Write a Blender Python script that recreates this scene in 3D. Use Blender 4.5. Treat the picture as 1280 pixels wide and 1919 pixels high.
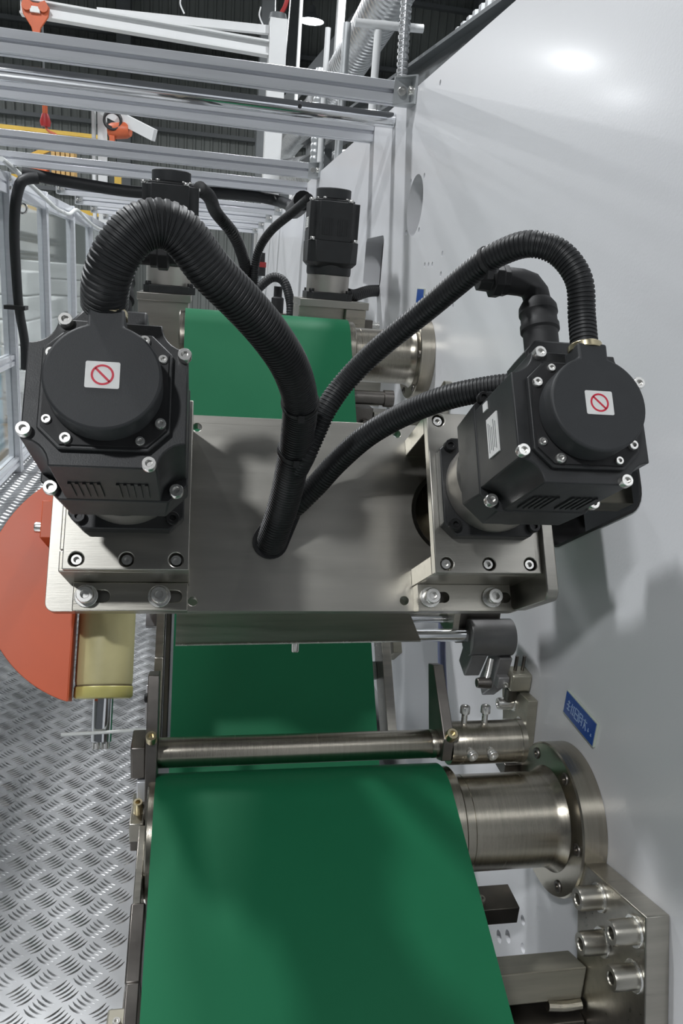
import bpy, bmesh, math, random
from math import sin, cos, pi, radians as R
from mathutils import Vector, Matrix
from mathutils.geometry import tessellate_polygon

random.seed(7)
for o in list(bpy.data.objects):
    bpy.data.objects.remove(o)
S = bpy.context.scene
COL = S.collection

# ------------------------------------------------------------------ camera
cam = bpy.data.cameras.new('camera')
cam.sensor_fit = 'VERTICAL'
cam.sensor_height = 36.0
cam.lens = 1422.0 / 1919.0 * 36.0
cam.clip_start = 0.02
cam.clip_end = 200
camo = bpy.data.objects.new('camera', cam)
COL.objects.link(camo)
right, down, fwd = (0.98203, -0.17190, 0.07812), (0.02442, -0.29451, -0.95533), (0.18723, 0.94007, -0.28502)
camo.matrix_world = Matrix(((right[0], -down[0], -fwd[0], 0), (right[1], -down[1], -fwd[1], 0),
                            (right[2], -down[2], -fwd[2], 0), (0, 0, 0, 1)))
S.camera = camo
S.view_settings.view_transform = 'Standard'
S.view_settings.look = 'None'
S.view_settings.gamma = 1
S.view_settings.use_curve_mapping = False
S.view_settings.exposure = -0.2

# ------------------------------------------------------------------ world
W = bpy.data.worlds.new('hall_light')
S.world = W
W.use_nodes = True
bg = W.node_tree.nodes['Background']
bg.inputs[0].default_value = (0.80, 0.86, 0.92, 1)
bg.inputs[1].default_value = 0.11

# high bay lamps of the hall, all alike: where, position; each is built as a lamp further down
LAMP_POWER = 470
LAMPS = [('', 2.33, 20.0, 5.79), ('left_far', -8.0, 20.0, 5.8), ('left_farthest', -11.5, 24.0, 6.2), ('left_middle', -5.0, 11.5, 5.8),
         ('left_near', -3.2, 3.6, 5.8), ('left_behind', -3.2, -4.4, 5.8), ('right_middle', 2.8, 12.0, 5.8), ('right_near', 2.8, 4.0, 5.8)]

# ------------------------------------------------------------------ materials
MATS = {}


def nt(name):
    m = bpy.data.materials.new(name)
    m.use_nodes = True
    t = m.node_tree
    b = t.nodes['Principled BSDF']
    MATS[name] = m
    return m, t, b


def ramp(t, fac, c0, c1, p0=0.3, p1=0.7):
    r = t.nodes.new('ShaderNodeValToRGB')
    r.color_ramp.elements[0].position = p0
    r.color_ramp.elements[1].position = p1
    r.color_ramp.elements[0].color = (*c0, 1)
    r.color_ramp.elements[1].color = (*c1, 1)
    t.links.new(fac, r.inputs[0])
    return r.outputs[0]


def noise(t, scale, detail=4, stretch=(1, 1, 1), rough=0.55):
    tc = t.nodes.new('ShaderNodeTexCoord')
    mp = t.nodes.new('ShaderNodeMapping')
    mp.inputs['Scale'].default_value = stretch
    n = t.nodes.new('ShaderNodeTexNoise')
    n.inputs['Scale'].default_value = scale
    n.inputs['Detail'].default_value = detail
    n.inputs['Roughness'].default_value = rough
    t.links.new(tc.outputs['Object'], mp.inputs[0])
    t.links.new(mp.outputs[0], n.inputs['Vector'])
    return n.outputs['Fac']


def pbr(name, col, metal=0.0, rough=0.5, var=0.12, scale=20, stretch=(1, 1, 1), rvar=0.08, bump=0.0, bscale=200,
        bstretch=None, spec=0.5, coat=0.0):
    m, t, b = nt(name)
    f = noise(t, scale, 4, stretch)
    lo = tuple(max(0, c * (1 - var)) for c in col)
    hi = tuple(min(1, c * (1 + var)) for c in col)
    t.links.new(ramp(t, f, lo, hi), b.inputs['Base Color'])
    b.inputs['Metallic'].default_value = metal
    b.inputs['Specular IOR Level'].default_value = spec
    b.inputs['Coat Weight'].default_value = coat
    b.inputs['Coat Roughness'].default_value = 0.14
    mr = t.nodes.new('ShaderNodeMapRange')
    mr.inputs['To Min'].default_value = max(0.02, rough - rvar)
    mr.inputs['To Max'].default_value = min(1, rough + rvar)
    t.links.new(f, mr.inputs[0])
    t.links.new(mr.outputs[0], b.inputs['Roughness'])
    if bump:
        f2 = noise(t, bscale, 3, bstretch or stretch)
        bp = t.nodes.new('ShaderNodeBump')
        bp.inputs['Strength'].default_value = bump
        bp.inputs['Distance'].default_value = 0.001
        t.links.new(f2, bp.inputs['Height'])
        t.links.new(bp.outputs[0], b.inputs['Normal'])
    return m


pbr('white_paint', (0.74, 0.745, 0.765), 0, 0.32, 0.035, 1.3, (1, 1, 0.35), 0.05, 0.12, 260, (1, 1, 1), 0.5, 0.10)
pbr('plain_white', (0.74, 0.75, 0.76), 0, 0.35, 0.04, 3)
pbr('steel', (0.46, 0.44, 0.39), 1.0, 0.30, 0.10, 14, (0.6, 8, 8), 0.07, 0.12, 240, (0.25, 6, 6))
pbr('steel_plate', (0.45, 0.435, 0.395), 1.0, 0.36, 0.07, 9, (0.5, 5, 5), 0.06, 0.10, 220, (0.15, 6, 6))
pbr('turned_steel', (0.42, 0.39, 0.33), 1.0, 0.25, 0.10, 40, (8, 0.4, 0.4), 0.06, 0.15, 500, (6, 0.1, 0.1))
pbr('dark_steel', (0.20, 0.185, 0.17), 1.0, 0.38, 0.15, 25)
pbr('grey_oxide', (0.27, 0.265, 0.265), 0.55, 0.5, 0.12, 30)
pbr('chrome', (0.75, 0.76, 0.78), 1.0, 0.10, 0.03, 10)
pbr('bolt_steel', (0.80, 0.79, 0.76), 0.9, 0.26, 0.08, 90)
pbr('black_bolt', (0.035, 0.035, 0.036), 0.7, 0.4, 0.1, 90)
pbr('silver_ring', (0.50, 0.475, 0.44), 0.9, 0.42, 0.06, 20)
pbr('aluminium', (0.76, 0.775, 0.81), 0.45, 0.34, 0.05, 12, (0.3, 4, 4), 0.06)
pbr('aluminium_groove', (0.16, 0.165, 0.17), 0.6, 0.55, 0.05, 12)
pbr('motor_black', (0.020, 0.021, 0.022), 0.0, 0.45, 0.15, 60, rvar=0.08, bump=0.10, bscale=900)
pbr('cap_black', (0.027, 0.029, 0.031), 0.0, 0.58, 0.10, 60, rvar=0.05, bump=0.12, bscale=1200)
pbr('vent_dark', (0.008, 0.008, 0.009), 0, 0.7, 0.1, 40)
pbr('hose_black', (0.012, 0.013, 0.014), 0.0, 0.50, 0.2, 80, rvar=0.07)
pbr('rubber', (0.018, 0.018, 0.019), 0.0, 0.6, 0.2, 60)
pbr('green_belt', (0.008, 0.122, 0.052), 0.0, 0.46, 0.04, 7, rvar=0.04, bump=0.05, bscale=700, spec=0.25)
pbr('belt_edge', (0.01, 0.07, 0.04), 0.0, 0.7, 0.1, 20)
pbr('orange_paint', (0.62, 0.105, 0.032), 0.0, 0.42, 0.06, 8)
pbr('yellow_wrap', (0.52, 0.47, 0.245), 0.0, 0.42, 0.10, 18, (1, 1, 0.5), bump=0.3, bscale=40)
pbr('yellow_band', (0.55, 0.50, 0.17), 0.0, 0.35, 0.08, 18)
pbr('dark_seam', (0.16, 0.13, 0.07), 0.0, 0.5, 0.2, 30)
pbr('tread_plate', (0.50, 0.505, 0.51), 0.88, 0.42, 0.14, 5, rvar=0.10, bump=0.12, bscale=60)
pbr('tread_bar', (0.50, 0.505, 0.51), 0.88, 0.30, 0.06, 20)
pbr('blue_sign', (0.02, 0.085, 0.36), 0.0, 0.3, 0.05, 20)
pbr('sign_edge', (0.55, 0.60, 0.52), 0.2, 0.4, 0.05, 20)
pbr('sign_text', (0.38, 0.50, 0.68), 0.0, 0.4, 0.03, 20)
pbr('sticker_white', (0.80, 0.80, 0.78), 0, 0.45, 0.03, 60)
pbr('sticker_red', (0.62, 0.02, 0.05), 0, 0.45, 0.03, 60)
pbr('brass', (0.62, 0.54, 0.36), 1.0, 0.3, 0.08, 60)
pbr('beige_steel', (0.42, 0.40, 0.33), 0.75, 0.42, 0.12, 18, (0.5, 4, 4))
pbr('cladding', (0.20, 0.215, 0.205), 0.1, 0.6, 0.08, 1.2)
pbr('dark_frame', (0.13, 0.14, 0.145), 0.2, 0.55, 0.1, 3)
pbr('crane_white', (0.76, 0.77, 0.77), 0, 0.4, 0.03, 3)
pbr('hoist_orange', (0.60, 0.13, 0.05), 0, 0.45, 0.08, 12)
pbr('yellow_paint', (0.58, 0.38, 0.06), 0, 0.5, 0.08, 6)
pbr('timber', (0.50, 0.32, 0.12), 0, 0.7, 0.2, 8, (1, 1, 6))
pbr('red_paint', (0.40, 0.03, 0.03), 0, 0.5, 0.08, 6)
pbr('foil_duct', (0.72, 0.73, 0.74), 0.9, 0.30, 0.12, 18, bump=0.5, bscale=30)
pbr('galvanised', (0.55, 0.57, 0.58), 0.7, 0.42, 0.12, 6)
pbr('concrete', (0.36, 0.37, 0.37), 0, 0.45, 0.12, 1.5)
pbr('cabinet_grey', (0.45, 0.46, 0.47), 0, 0.7, 0.1, 4)
pbr('pale_wrap', (0.72, 0.73, 0.72), 0, 0.35, 0.10, 3, (1, 1, 3))
pbr('cyan_box', (0.30, 0.58, 0.74), 0, 0.5, 0.06, 4)
pbr('kraft', (0.46, 0.42, 0.34), 0, 0.7, 0.08, 4)
pbr('wire_white', (0.72, 0.74, 0.72), 0, 0.5, 0.05, 30)
pbr('purple_tube', (0.25, 0.27, 0.45), 0, 0.3, 0.05, 30)
m, t, b = nt('clear_panel')
b.inputs['Base Color'].default_value = (0.93, 0.97, 0.97, 1)
b.inputs['Roughness'].default_value = 0.04
b.inputs['Transmission Weight'].default_value = 1.0
b.inputs['IOR'].default_value = 1.12
m, t, b = nt('lamp_glow')
b.inputs['Emission Color'].default_value = (0.93, 0.97, 1, 1)
b.inputs['Emission Strength'].default_value = 22


# ------------------------------------------------------------------ mesh helpers
def frame(axis):
    a = Vector(axis).normalized()
    h = Vector((1, 0, 0)) if abs(a.x) < 0.9 else Vector((0, 1, 0))
    e1 = a.cross(h).normalized()
    e2 = a.cross(e1).normalized()
    return e1, e2, a


AX = {'x': ((0, 1, 0), (0, 0, 1), (1, 0, 0)), 'y': ((0, 0, 1), (1, 0, 0), (0, 1, 0)), 'z': ((1, 0, 0), (0, 1, 0), (0, 0, 1))}


class MB:
    def __init__(self, off=(0, 0, 0)):
        self.v, self.f, self.off = [], [], Vector(off)

    def add(self, vs, fs):
        k = len(self.v)
        self.v += [Vector(p) - self.off for p in vs]
        self.f += [tuple(i + k for i in f) for f in fs]
        return self

    def box(self, lo, hi):
        (a, b, c), (d, e, g) = lo, hi
        return self.add([(a, b, c), (d, b, c), (d, e, c), (a, e, c), (a, b, g), (d, b, g), (d, e, g), (a, e, g)],
                        [(3, 2, 1, 0), (4, 5, 6, 7), (0, 1, 5, 4), (1, 2, 6, 5), (2, 3, 7, 6), (3, 0, 4, 7)])

    def bar(self, a, b, w, h, up=(0, 0, 1)):
        a, b = Vector(a), Vector(b)
        d = (b - a).normalized()
        s = d.cross(Vector(up)).normalized()
        u = s.cross(d)
        vs = []
        for p in (a, b):
            for i, j in ((-1, -1), (1, -1), (1, 1), (-1, 1)):
                vs.append(p + s * (i * w / 2) + u * (j * h / 2))
        return self.add(vs, [(3, 2, 1, 0), (4, 5, 6, 7), (0, 1, 5, 4), (1, 2, 6, 5), (2, 3, 7, 6), (3, 0, 4, 7)])

    def prism(self, pts, a, b, axis='z', holes=()):
        """pts (2d, counter-clockwise) extruded from a to b along axis, with optional holes"""
        e1, e2, e3 = [Vector(q) for q in AX[axis]]
        P = lambda q, h: e1 * q[0] + e2 * q[1] + e3 * h
        loops = [list(pts)] + [list(h) for h in holes]
        flat = [q for l in loops for q in l]
        n = len(flat)
        vs = [P(q, a) for q in flat] + [P(q, b) for q in flat]
        fs = []
        if holes:
            tri = tessellate_polygon([[Vector((q[0], q[1], 0)) for q in l] for l in loops])
            for t in tri:
                A, B, C = [flat[i] for i in t]
                cr = (B[0] - A[0]) * (C[1] - A[1]) - (B[1] - A[1]) * (C[0] - A[0])
                t = tuple(t) if cr > 0 else tuple(reversed(t))
                fs.append(tuple(i + n for i in t))
                fs.append(tuple(reversed(t)))
        else:
            fs = [tuple(range(n - 1, -1, -1)), tuple(range(n, 2 * n))]
        k = 0
        for li, l in enumerate(loops):
            m = len(l)
            area = sum(l[i][0] * l[(i + 1) % m][1] - l[(i + 1) % m][0] * l[i][1] for i in range(m))
            flip = (area > 0) != (li == 0)
            for i in range(m):
                p, q = k + i, k + (i + 1) % m
                fs.append((p, q, q + n, p + n) if not flip else (q, p, p + n, q + n))
            k += m
        return self.add(vs, fs)

    def loft(self, loops, cap=True):
        n = len(loops[0])
        vs = [p for l in loops for p in l]
        fs = []
        for j in range(len(loops) - 1):
            for i in range(n):
                a, b = j * n + i, j * n + (i + 1) % n
                fs.append((a, b, b + n, a + n))
        if cap:
            fs.append(tuple(range(n - 1, -1, -1)))
            fs.append(tuple(range((len(loops) - 1) * n, len(loops) * n)))
        return self.add(vs, fs)

    def lathe(self, prof, c=(0, 0, 0), axis=(0, 0, 1), seg=32):
        """prof = [(radius, height)...] from bottom to top around axis through c"""
        e1, e2, a = frame(axis)
        c = Vector(c)
        loops = []
        for r, h in prof:
            r = max(r, 1e-5)
            loops.append([c + a * h + (e1 * cos(2 * pi * i / seg) - e2 * sin(2 * pi * i / seg)) * -r for i in range(seg)])
        # orientation: make it outward
        self_k = len(self.f)
        self.loft(loops)
        return self

    def tube(self, pts, rad, seg=16, cap=True, rib=None):
        """smooth tube through pts; rib = (pitch, depth) makes corrugations"""
        P = [Vector(p) for p in pts]
        fine = []
        nseg = 24
        for i in range(len(P) - 1):
            p0 = P[i - 1] if i else P[0] * 2 - P[1]
            p1, p2 = P[i], P[i + 1]
            p3 = P[i + 2] if i + 2 < len(P) else P[-1] * 2 - P[-2]
            for k in range(nseg):
                s = k / nseg
                fine.append(0.5 * ((2 * p1) + (p2 - p0) * s + (2 * p0 - 5 * p1 + 4 * p2 - p3) * s * s + (3 * p1 - p0 - 3 * p2 + p3) * s ** 3))
        fine.append(P[-1])
        L = [0]
        for i in range(1, len(fine)):
            L.append(L[-1] + (fine[i] - fine[i - 1]).length)
        tot = L[-1]

        def at(s):
            s = min(max(s, 0), tot)
            lo, hi = 0, len(L) - 1
            while hi - lo > 1:
                mid = (lo + hi) // 2
                if L[mid] <= s:
                    lo = mid
                else:
                    hi = mid
            u = (s - L[lo]) / max(1e-9, L[hi] - L[lo])
            return fine[lo].lerp(fine[hi], u)
        st = []
        rf = rad if callable(rad) else (lambda s: rad)
        if rib:
            pitch, dep = rib
            n = max(2, int(tot / pitch))
            for i in range(n):
                for q, d in ((0.0, 1), (0.16, 0), (0.62, 0), (0.78, 1)):
                    st.append(((i + q) * tot / n, d * dep))
            st.append((tot, dep))
        else:
            n = max(4, int(tot / max(rf(0) * 0.7, tot / 150)))
            st = [(i * tot / n, 0) for i in range(n + 1)]
        loops = []
        e = None
        for s, d in st:
            p = at(s)
            tg = (at(s + tot * 0.004) - at(s - tot * 0.004)).normalized()
            if e is None:
                e = tg.orthogonal().normalized()
            e = (e - tg * e.dot(tg)).normalized()
            g = tg.cross(e)
            r = rf(s / tot) - d
            loops.append([p + (e * cos(2 * pi * i / seg) + g * sin(2 * pi * i / seg)) * r for i in range(seg)])
        return self.loft(loops, cap)

    def build(self, name, mat, parent=None, bevel=0.0, seg=2, smooth=True):
        me = bpy.data.meshes.new(name)
        me.from_pydata([tuple(p) for p in self.v], [], self.f)
        bm = bmesh.new()
        bm.from_mesh(me)
        bmesh.ops.recalc_face_normals(bm, faces=bm.faces)
        bm.to_mesh(me)
        bm.free()
        if smooth:
            me.shade_smooth()
            me.set_sharp_from_angle(angle=R(35))
        me.materials.append(MATS[mat])
        o = bpy.data.objects.new(name, me)
        COL.objects.link(o)
        if parent:
            o.parent = parent
        if bevel:
            md = o.modifiers.new('bevel', 'BEVEL')
            md.width = bevel
            md.segments = seg
            md.limit_method = 'ANGLE'
            md.angle_limit = R(40)
        return o


def tag(o, label=None, cat=None, group=None, kind=None):
    if label:
        o['label'] = label
    if cat:
        o['category'] = cat
    if group:
        o['group'] = group
    if kind:
        o['kind'] = kind
    return o


def thing(name, label, cat, loc=(0, 0, 0), rot=(0, 0, 0), group=None):
    o = bpy.data.objects.new(name, None)
    o.empty_display_size = 0.02
    COL.objects.link(o)
    o.location = loc
    o.rotation_euler = rot
    return tag(o, label, cat, group)


def kids(o):
    return [c for c in bpy.data.objects if c.parent == o]


def copy_tree(o, parent=None):
    c = o.copy()
    COL.objects.link(c)
    c.parent = parent
    for ch in kids(o):
        copy_tree(ch, c)
    return c


def circ(cx, cy, r, n=24, a0=0, a1=2 * pi):
    full = abs(a1 - a0 - 2 * pi) < 1e-6
    m = n if full else n + 1
    return [(cx + r * cos(a0 + (a1 - a0) * i / n), cy + r * sin(a0 + (a1 - a0) * i / n)) for i in range(m)]


def rrect(x0, y0, x1, y1, r, n=5):
    out = []
    for cx, cy, a in ((x1 - r, y0 + r, -pi / 2), (x1 - r, y1 - r, 0), (x0 + r, y1 - r, pi / 2), (x0 + r, y0 + r, pi)):
        out += [(cx + r * cos(a + pi / 2 * i / n), cy + r * sin(a + pi / 2 * i / n)) for i in range(n + 1)]
    return out


def pill(a, b, n=14):
    """outline round two circles (x, y, r) joined by their tangents, counter-clockwise"""
    d = Vector((b[0] - a[0], b[1] - a[1]))
    t = math.atan2(d.y, d.x)
    k = math.acos((a[2] - b[2]) / d.length)
    return circ(b[0], b[1], b[2], n, t - k, t + k) + circ(a[0], a[1], a[2], n, t + k, t + 2 * pi - k)


def chamf(h, c, hy=None):
    k = hy or h
    return [(-h + c, -k), (h - c, -k), (h, -k + c), (h, k - c), (h - c, k), (-h + c, k), (-h, k - c), (-h, -k + c)]


BOLT = {}


def bolt_mesh(mat):
    if mat not in BOLT:
        b = MB()
        # unit socket head screw: radius 1, head height 1.1
        b.lathe([(0.0, 0), (1, 0), (1, 0.95), (0.9, 1.1), (0.52, 1.1), (0.47, 1.04), (0.46, 0.6), (0.0, 0.6)], seg=18)
        o = b.build('bolt', mat)
        BOLT[mat] = o.data
        bpy.data.objects.remove(o)
    return BOLT[mat]


def bolt(parent, loc, d, r, mat='bolt_steel', h=1.0, off=(0, 0, 0), name='bolt', label=None):
    o = bpy.data.objects.new(name, bolt_mesh(mat))
    COL.objects.link(o)
    o.parent = parent
    o.location = Vector(loc) - Vector(off)
    o.rotation_mode = 'QUATERNION'
    o.rotation_quaternion = Vector(d).to_track_quat('Z', 'Y')
    o.scale = (r, r, r * h)
    if label:
        o['label'] = label
    return o


def profile_pts(w, h, slot=0.008, dep=0.007):
    """aluminium extrusion cross-section, w across, h tall, a groove in each side"""
    a, b, s = w / 2, h / 2, slot / 2
    return [(-a, -b), (-s, -b), (-s, -b + dep), (s, -b + dep), (s, -b), (a, -b), (a, -s), (a - dep, -s), (a - dep, s), (a, s),
            (a, b), (s, b), (s, b - dep), (-s, b - dep), (-s, b), (-a, b), (-a, s), (-a + dep, s), (-a + dep, -s), (-a, -s)]


# tilted drive unit: local axes x, u (up the plate), n (out of the plate, towards the operator)
TH = R(32)
UV = Vector((0, sin(TH), cos(TH)))
NV = Vector((0, -cos(TH), sin(TH)))
TROT = (pi / 2 - TH, 0, 0)


def T(x, u, n):
    return Vector((x, 0, 0)) + UV * u + NV * n


XW = 0.47      # face of the white machine wall
FZ = -1.0      # walkway level

# ================================================================== SETTING
def struct(o):
    return tag(o, kind='structure')


# white machine wall, cut through by bores and slots
holes = [circ(1.8005, 0.187, 0.066, 40)]
for yy, zz, rr in ((1.857, 0.243, 0.0065), (1.744, 0.243, 0.0065), (1.856, 0.1316, 0.0065), (1.743, 0.1317, 0.0065),
                   (1.666, 0.057, 0.0055), (1.637, 0.057, 0.0055), (1.609, 0.057, 0.0055), (1.546, 0.077, 0.0055),
                   (1.541, 0.038, 0.0055), (1.692, 0.4146, 0.006), (0.859, -0.933, 0.0095), (0.833, -0.906, 0.0095), (0.7865, -0.879, 0.007), (0.80, -0.843, 0.007),
                   (1.44, -0.02, 0.004)):
    holes.append(circ(yy, zz, rr, 12))
holes.append(rrect(2.085, 0.0, 2.32, 0.137, 0.02))
# slot of the tilted drive unit
sl = []
for n_, u_ in rrect(-0.93, 0.205, -0.708, 0.33, 0.022):
    q = T(0, u_, n_)
    sl.append((q.y, q.z))
holes.append(sl)
b = MB().prism([(-1.4, FZ), (7.7, FZ), (7.7, 0.447), (-1.4, 0.447)], XW, XW + 0.05, 'x', holes)
wall = struct(b.build('wall_right', 'white_paint'))
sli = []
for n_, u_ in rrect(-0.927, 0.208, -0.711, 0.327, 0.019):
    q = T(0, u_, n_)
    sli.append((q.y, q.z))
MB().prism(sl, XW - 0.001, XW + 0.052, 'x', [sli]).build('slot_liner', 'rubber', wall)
# closed dark cabinet behind that wall
b = MB()
b.box((1.25, -1.4, FZ), (1.27, 7.7, 0.43)).box((XW + 0.05, -1.4, 0.42), (1.25, 7.7, 0.43))
b.box((XW + 0.05, -1.4, FZ), (1.25, -1.38, 0.42)).box((XW + 0.05, 7.68, FZ), (1.25, 7.7, 0.42))
struct(b.build('wall_cabinet', 'cabinet_grey'))

# walkway of five-bar tread plate
b = MB().box((-1.0, -1.2, FZ - 0.02), (-0.083, 9.0, FZ))
floor = struct(b.build('floor', 'tread_plate'))
struct(MB().box((-0.083, -1.2, FZ - 0.14), (XW, 9.0, FZ - 0.12)).build('floor_tray', 'galvanised'))
struct(MB().box((-0.0825, -1.2, FZ - 0.119), (-0.0765, 0.80, -0.955)).build('trim_1', 'dark_steel', bevel=0.001))
struct(MB().box((-0.0825, 0.8005, FZ - 0.119), (-0.0765, 6.0, -0.955)).build('trim_2', 'dark_steel', bevel=0.001))
tb = MB()


def tread(cx, cy, sg):
    d = Vector((-0.0212 * sg, 0.0163, 0)) * 0.5
    st = Vector((0.0048 * sg, 0.0049, 0))
    wv = Vector((d.y, -d.x, 0)).normalized() * 0.0017
    bow = Vector((-0.0016 * sg, -0.0018, 0))
    for k in range(-2, 3):
        c = Vector((cx, cy, FZ)) + st * k
        vs, fs = [], []
        for s, ww, hh in ((-1, 0.25, 0.0002), (-0.5, 0.9, 0.0016), (0, 1.05, 0.0021), (0.5, 0.9, 0.0016), (1, 0.25, 0.0002)):
            p = c + d * s + bow * (1 - s * s)
            vs += [p - wv * ww, p + Vector((0, 0, hh)), p + wv * ww]
        for i in range(4):
            a = i * 3
            fs += [(a, a + 3, a + 4, a + 1), (a + 1, a + 4, a + 5, a + 2)]
        tb.add(vs, fs)


for j in range(-6, 110):
    y0 = 1.0026 + j * 0.0434 - 0.35
    if y0 > 5.2:
        break
    for i in range(-13, 3):
        x0 = -0.1405 + i * 0.0597
        if x0 < -0.095 and x0 > -0.90:
            tread(x0, y0, 1)
        if x0 + 0.0299 < -0.095 and x0 > -0.92:
            tread(x0 + 0.0299, y0 + 0.0217, -1)
tag(tb.build('tread_bars', 'tread_bar', floor, smooth=True), kind='stuff')

# hall around the line
struct(MB().box((-16, -8, -1.62), (14, 30, -1.6)).build('floor_hall', 'concrete'))
b = MB()
prof = []
x = -16.0
while x < 14:
    prof += [(x, 0), (x + 0.16, 0), (x + 0.19, 0.045), (x + 0.25, 0.045)]
    x += 0.28
vs, fs = [], []
for px, d in prof:
    vs += [(px, 28 - d, -1.6), (px, 28 - d, 13.0)]
for i in range(len(prof) - 1):
    fs.append((2 * i, 2 * i + 2, 2 * i + 3, 2 * i + 1))
b.add(vs, fs)
wb = struct(b.build('wall_back', 'cladding', smooth=False))
for z0 in (2.2, 4.3, 6.55, 6.9, 8.9):
    MB().box((-16, 27.6, z0), (14, 27.85, z0 + 0.12)).build('girt', 'dark_frame', wb)
for x0 in (-9.5, -2.75, 2.45, 8.5):
    MB().box((x0, 27.0, -1.6), (x0 + 0.42, 27.55, 13)).build('column', 'dark_frame', wb)
struct(MB().box((-16.2, -8, -1.6), (-16, 28, 13)).build('wall_left', 'cladding'))
struct(MB().box((14, -8, -1.6), (14.2, 28, 13)).build('wall_far_right', 'cladding'))

# ================================================================== DRIVE UNIT (tilted)
NB = -0.79       # bracket face
MX = (-0.070, 0.3245)
MU = 0.2427


def notched(h, r, n=7):
    """square with concave corner bites"""
    out = []
    for cx, cy, a in ((h, -h, 0), (h, h, pi / 2), (-h, h, pi), (-h, -h, 3 * pi / 2)):
        # corner arcs run from one side to the next, bulging inwards
        ca = {(1, -1): (pi, pi / 2), (1, 1): (3 * pi / 2, pi), (-1, 1): (2 * pi, 3 * pi / 2), (-1, -1): (pi / 2, 0)}[(1 if cx > 0 else -1, 1 if cy > 0 else -1)]
        for i in range(n + 1):
            t = ca[0] + (ca[1] - ca[0]) * i / n
            out.append((cx + r * cos(t), cy + r * sin(t)))
    return out


def loop3(pts, z):
    return [(p[0], p[1], z) for p in pts]


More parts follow.
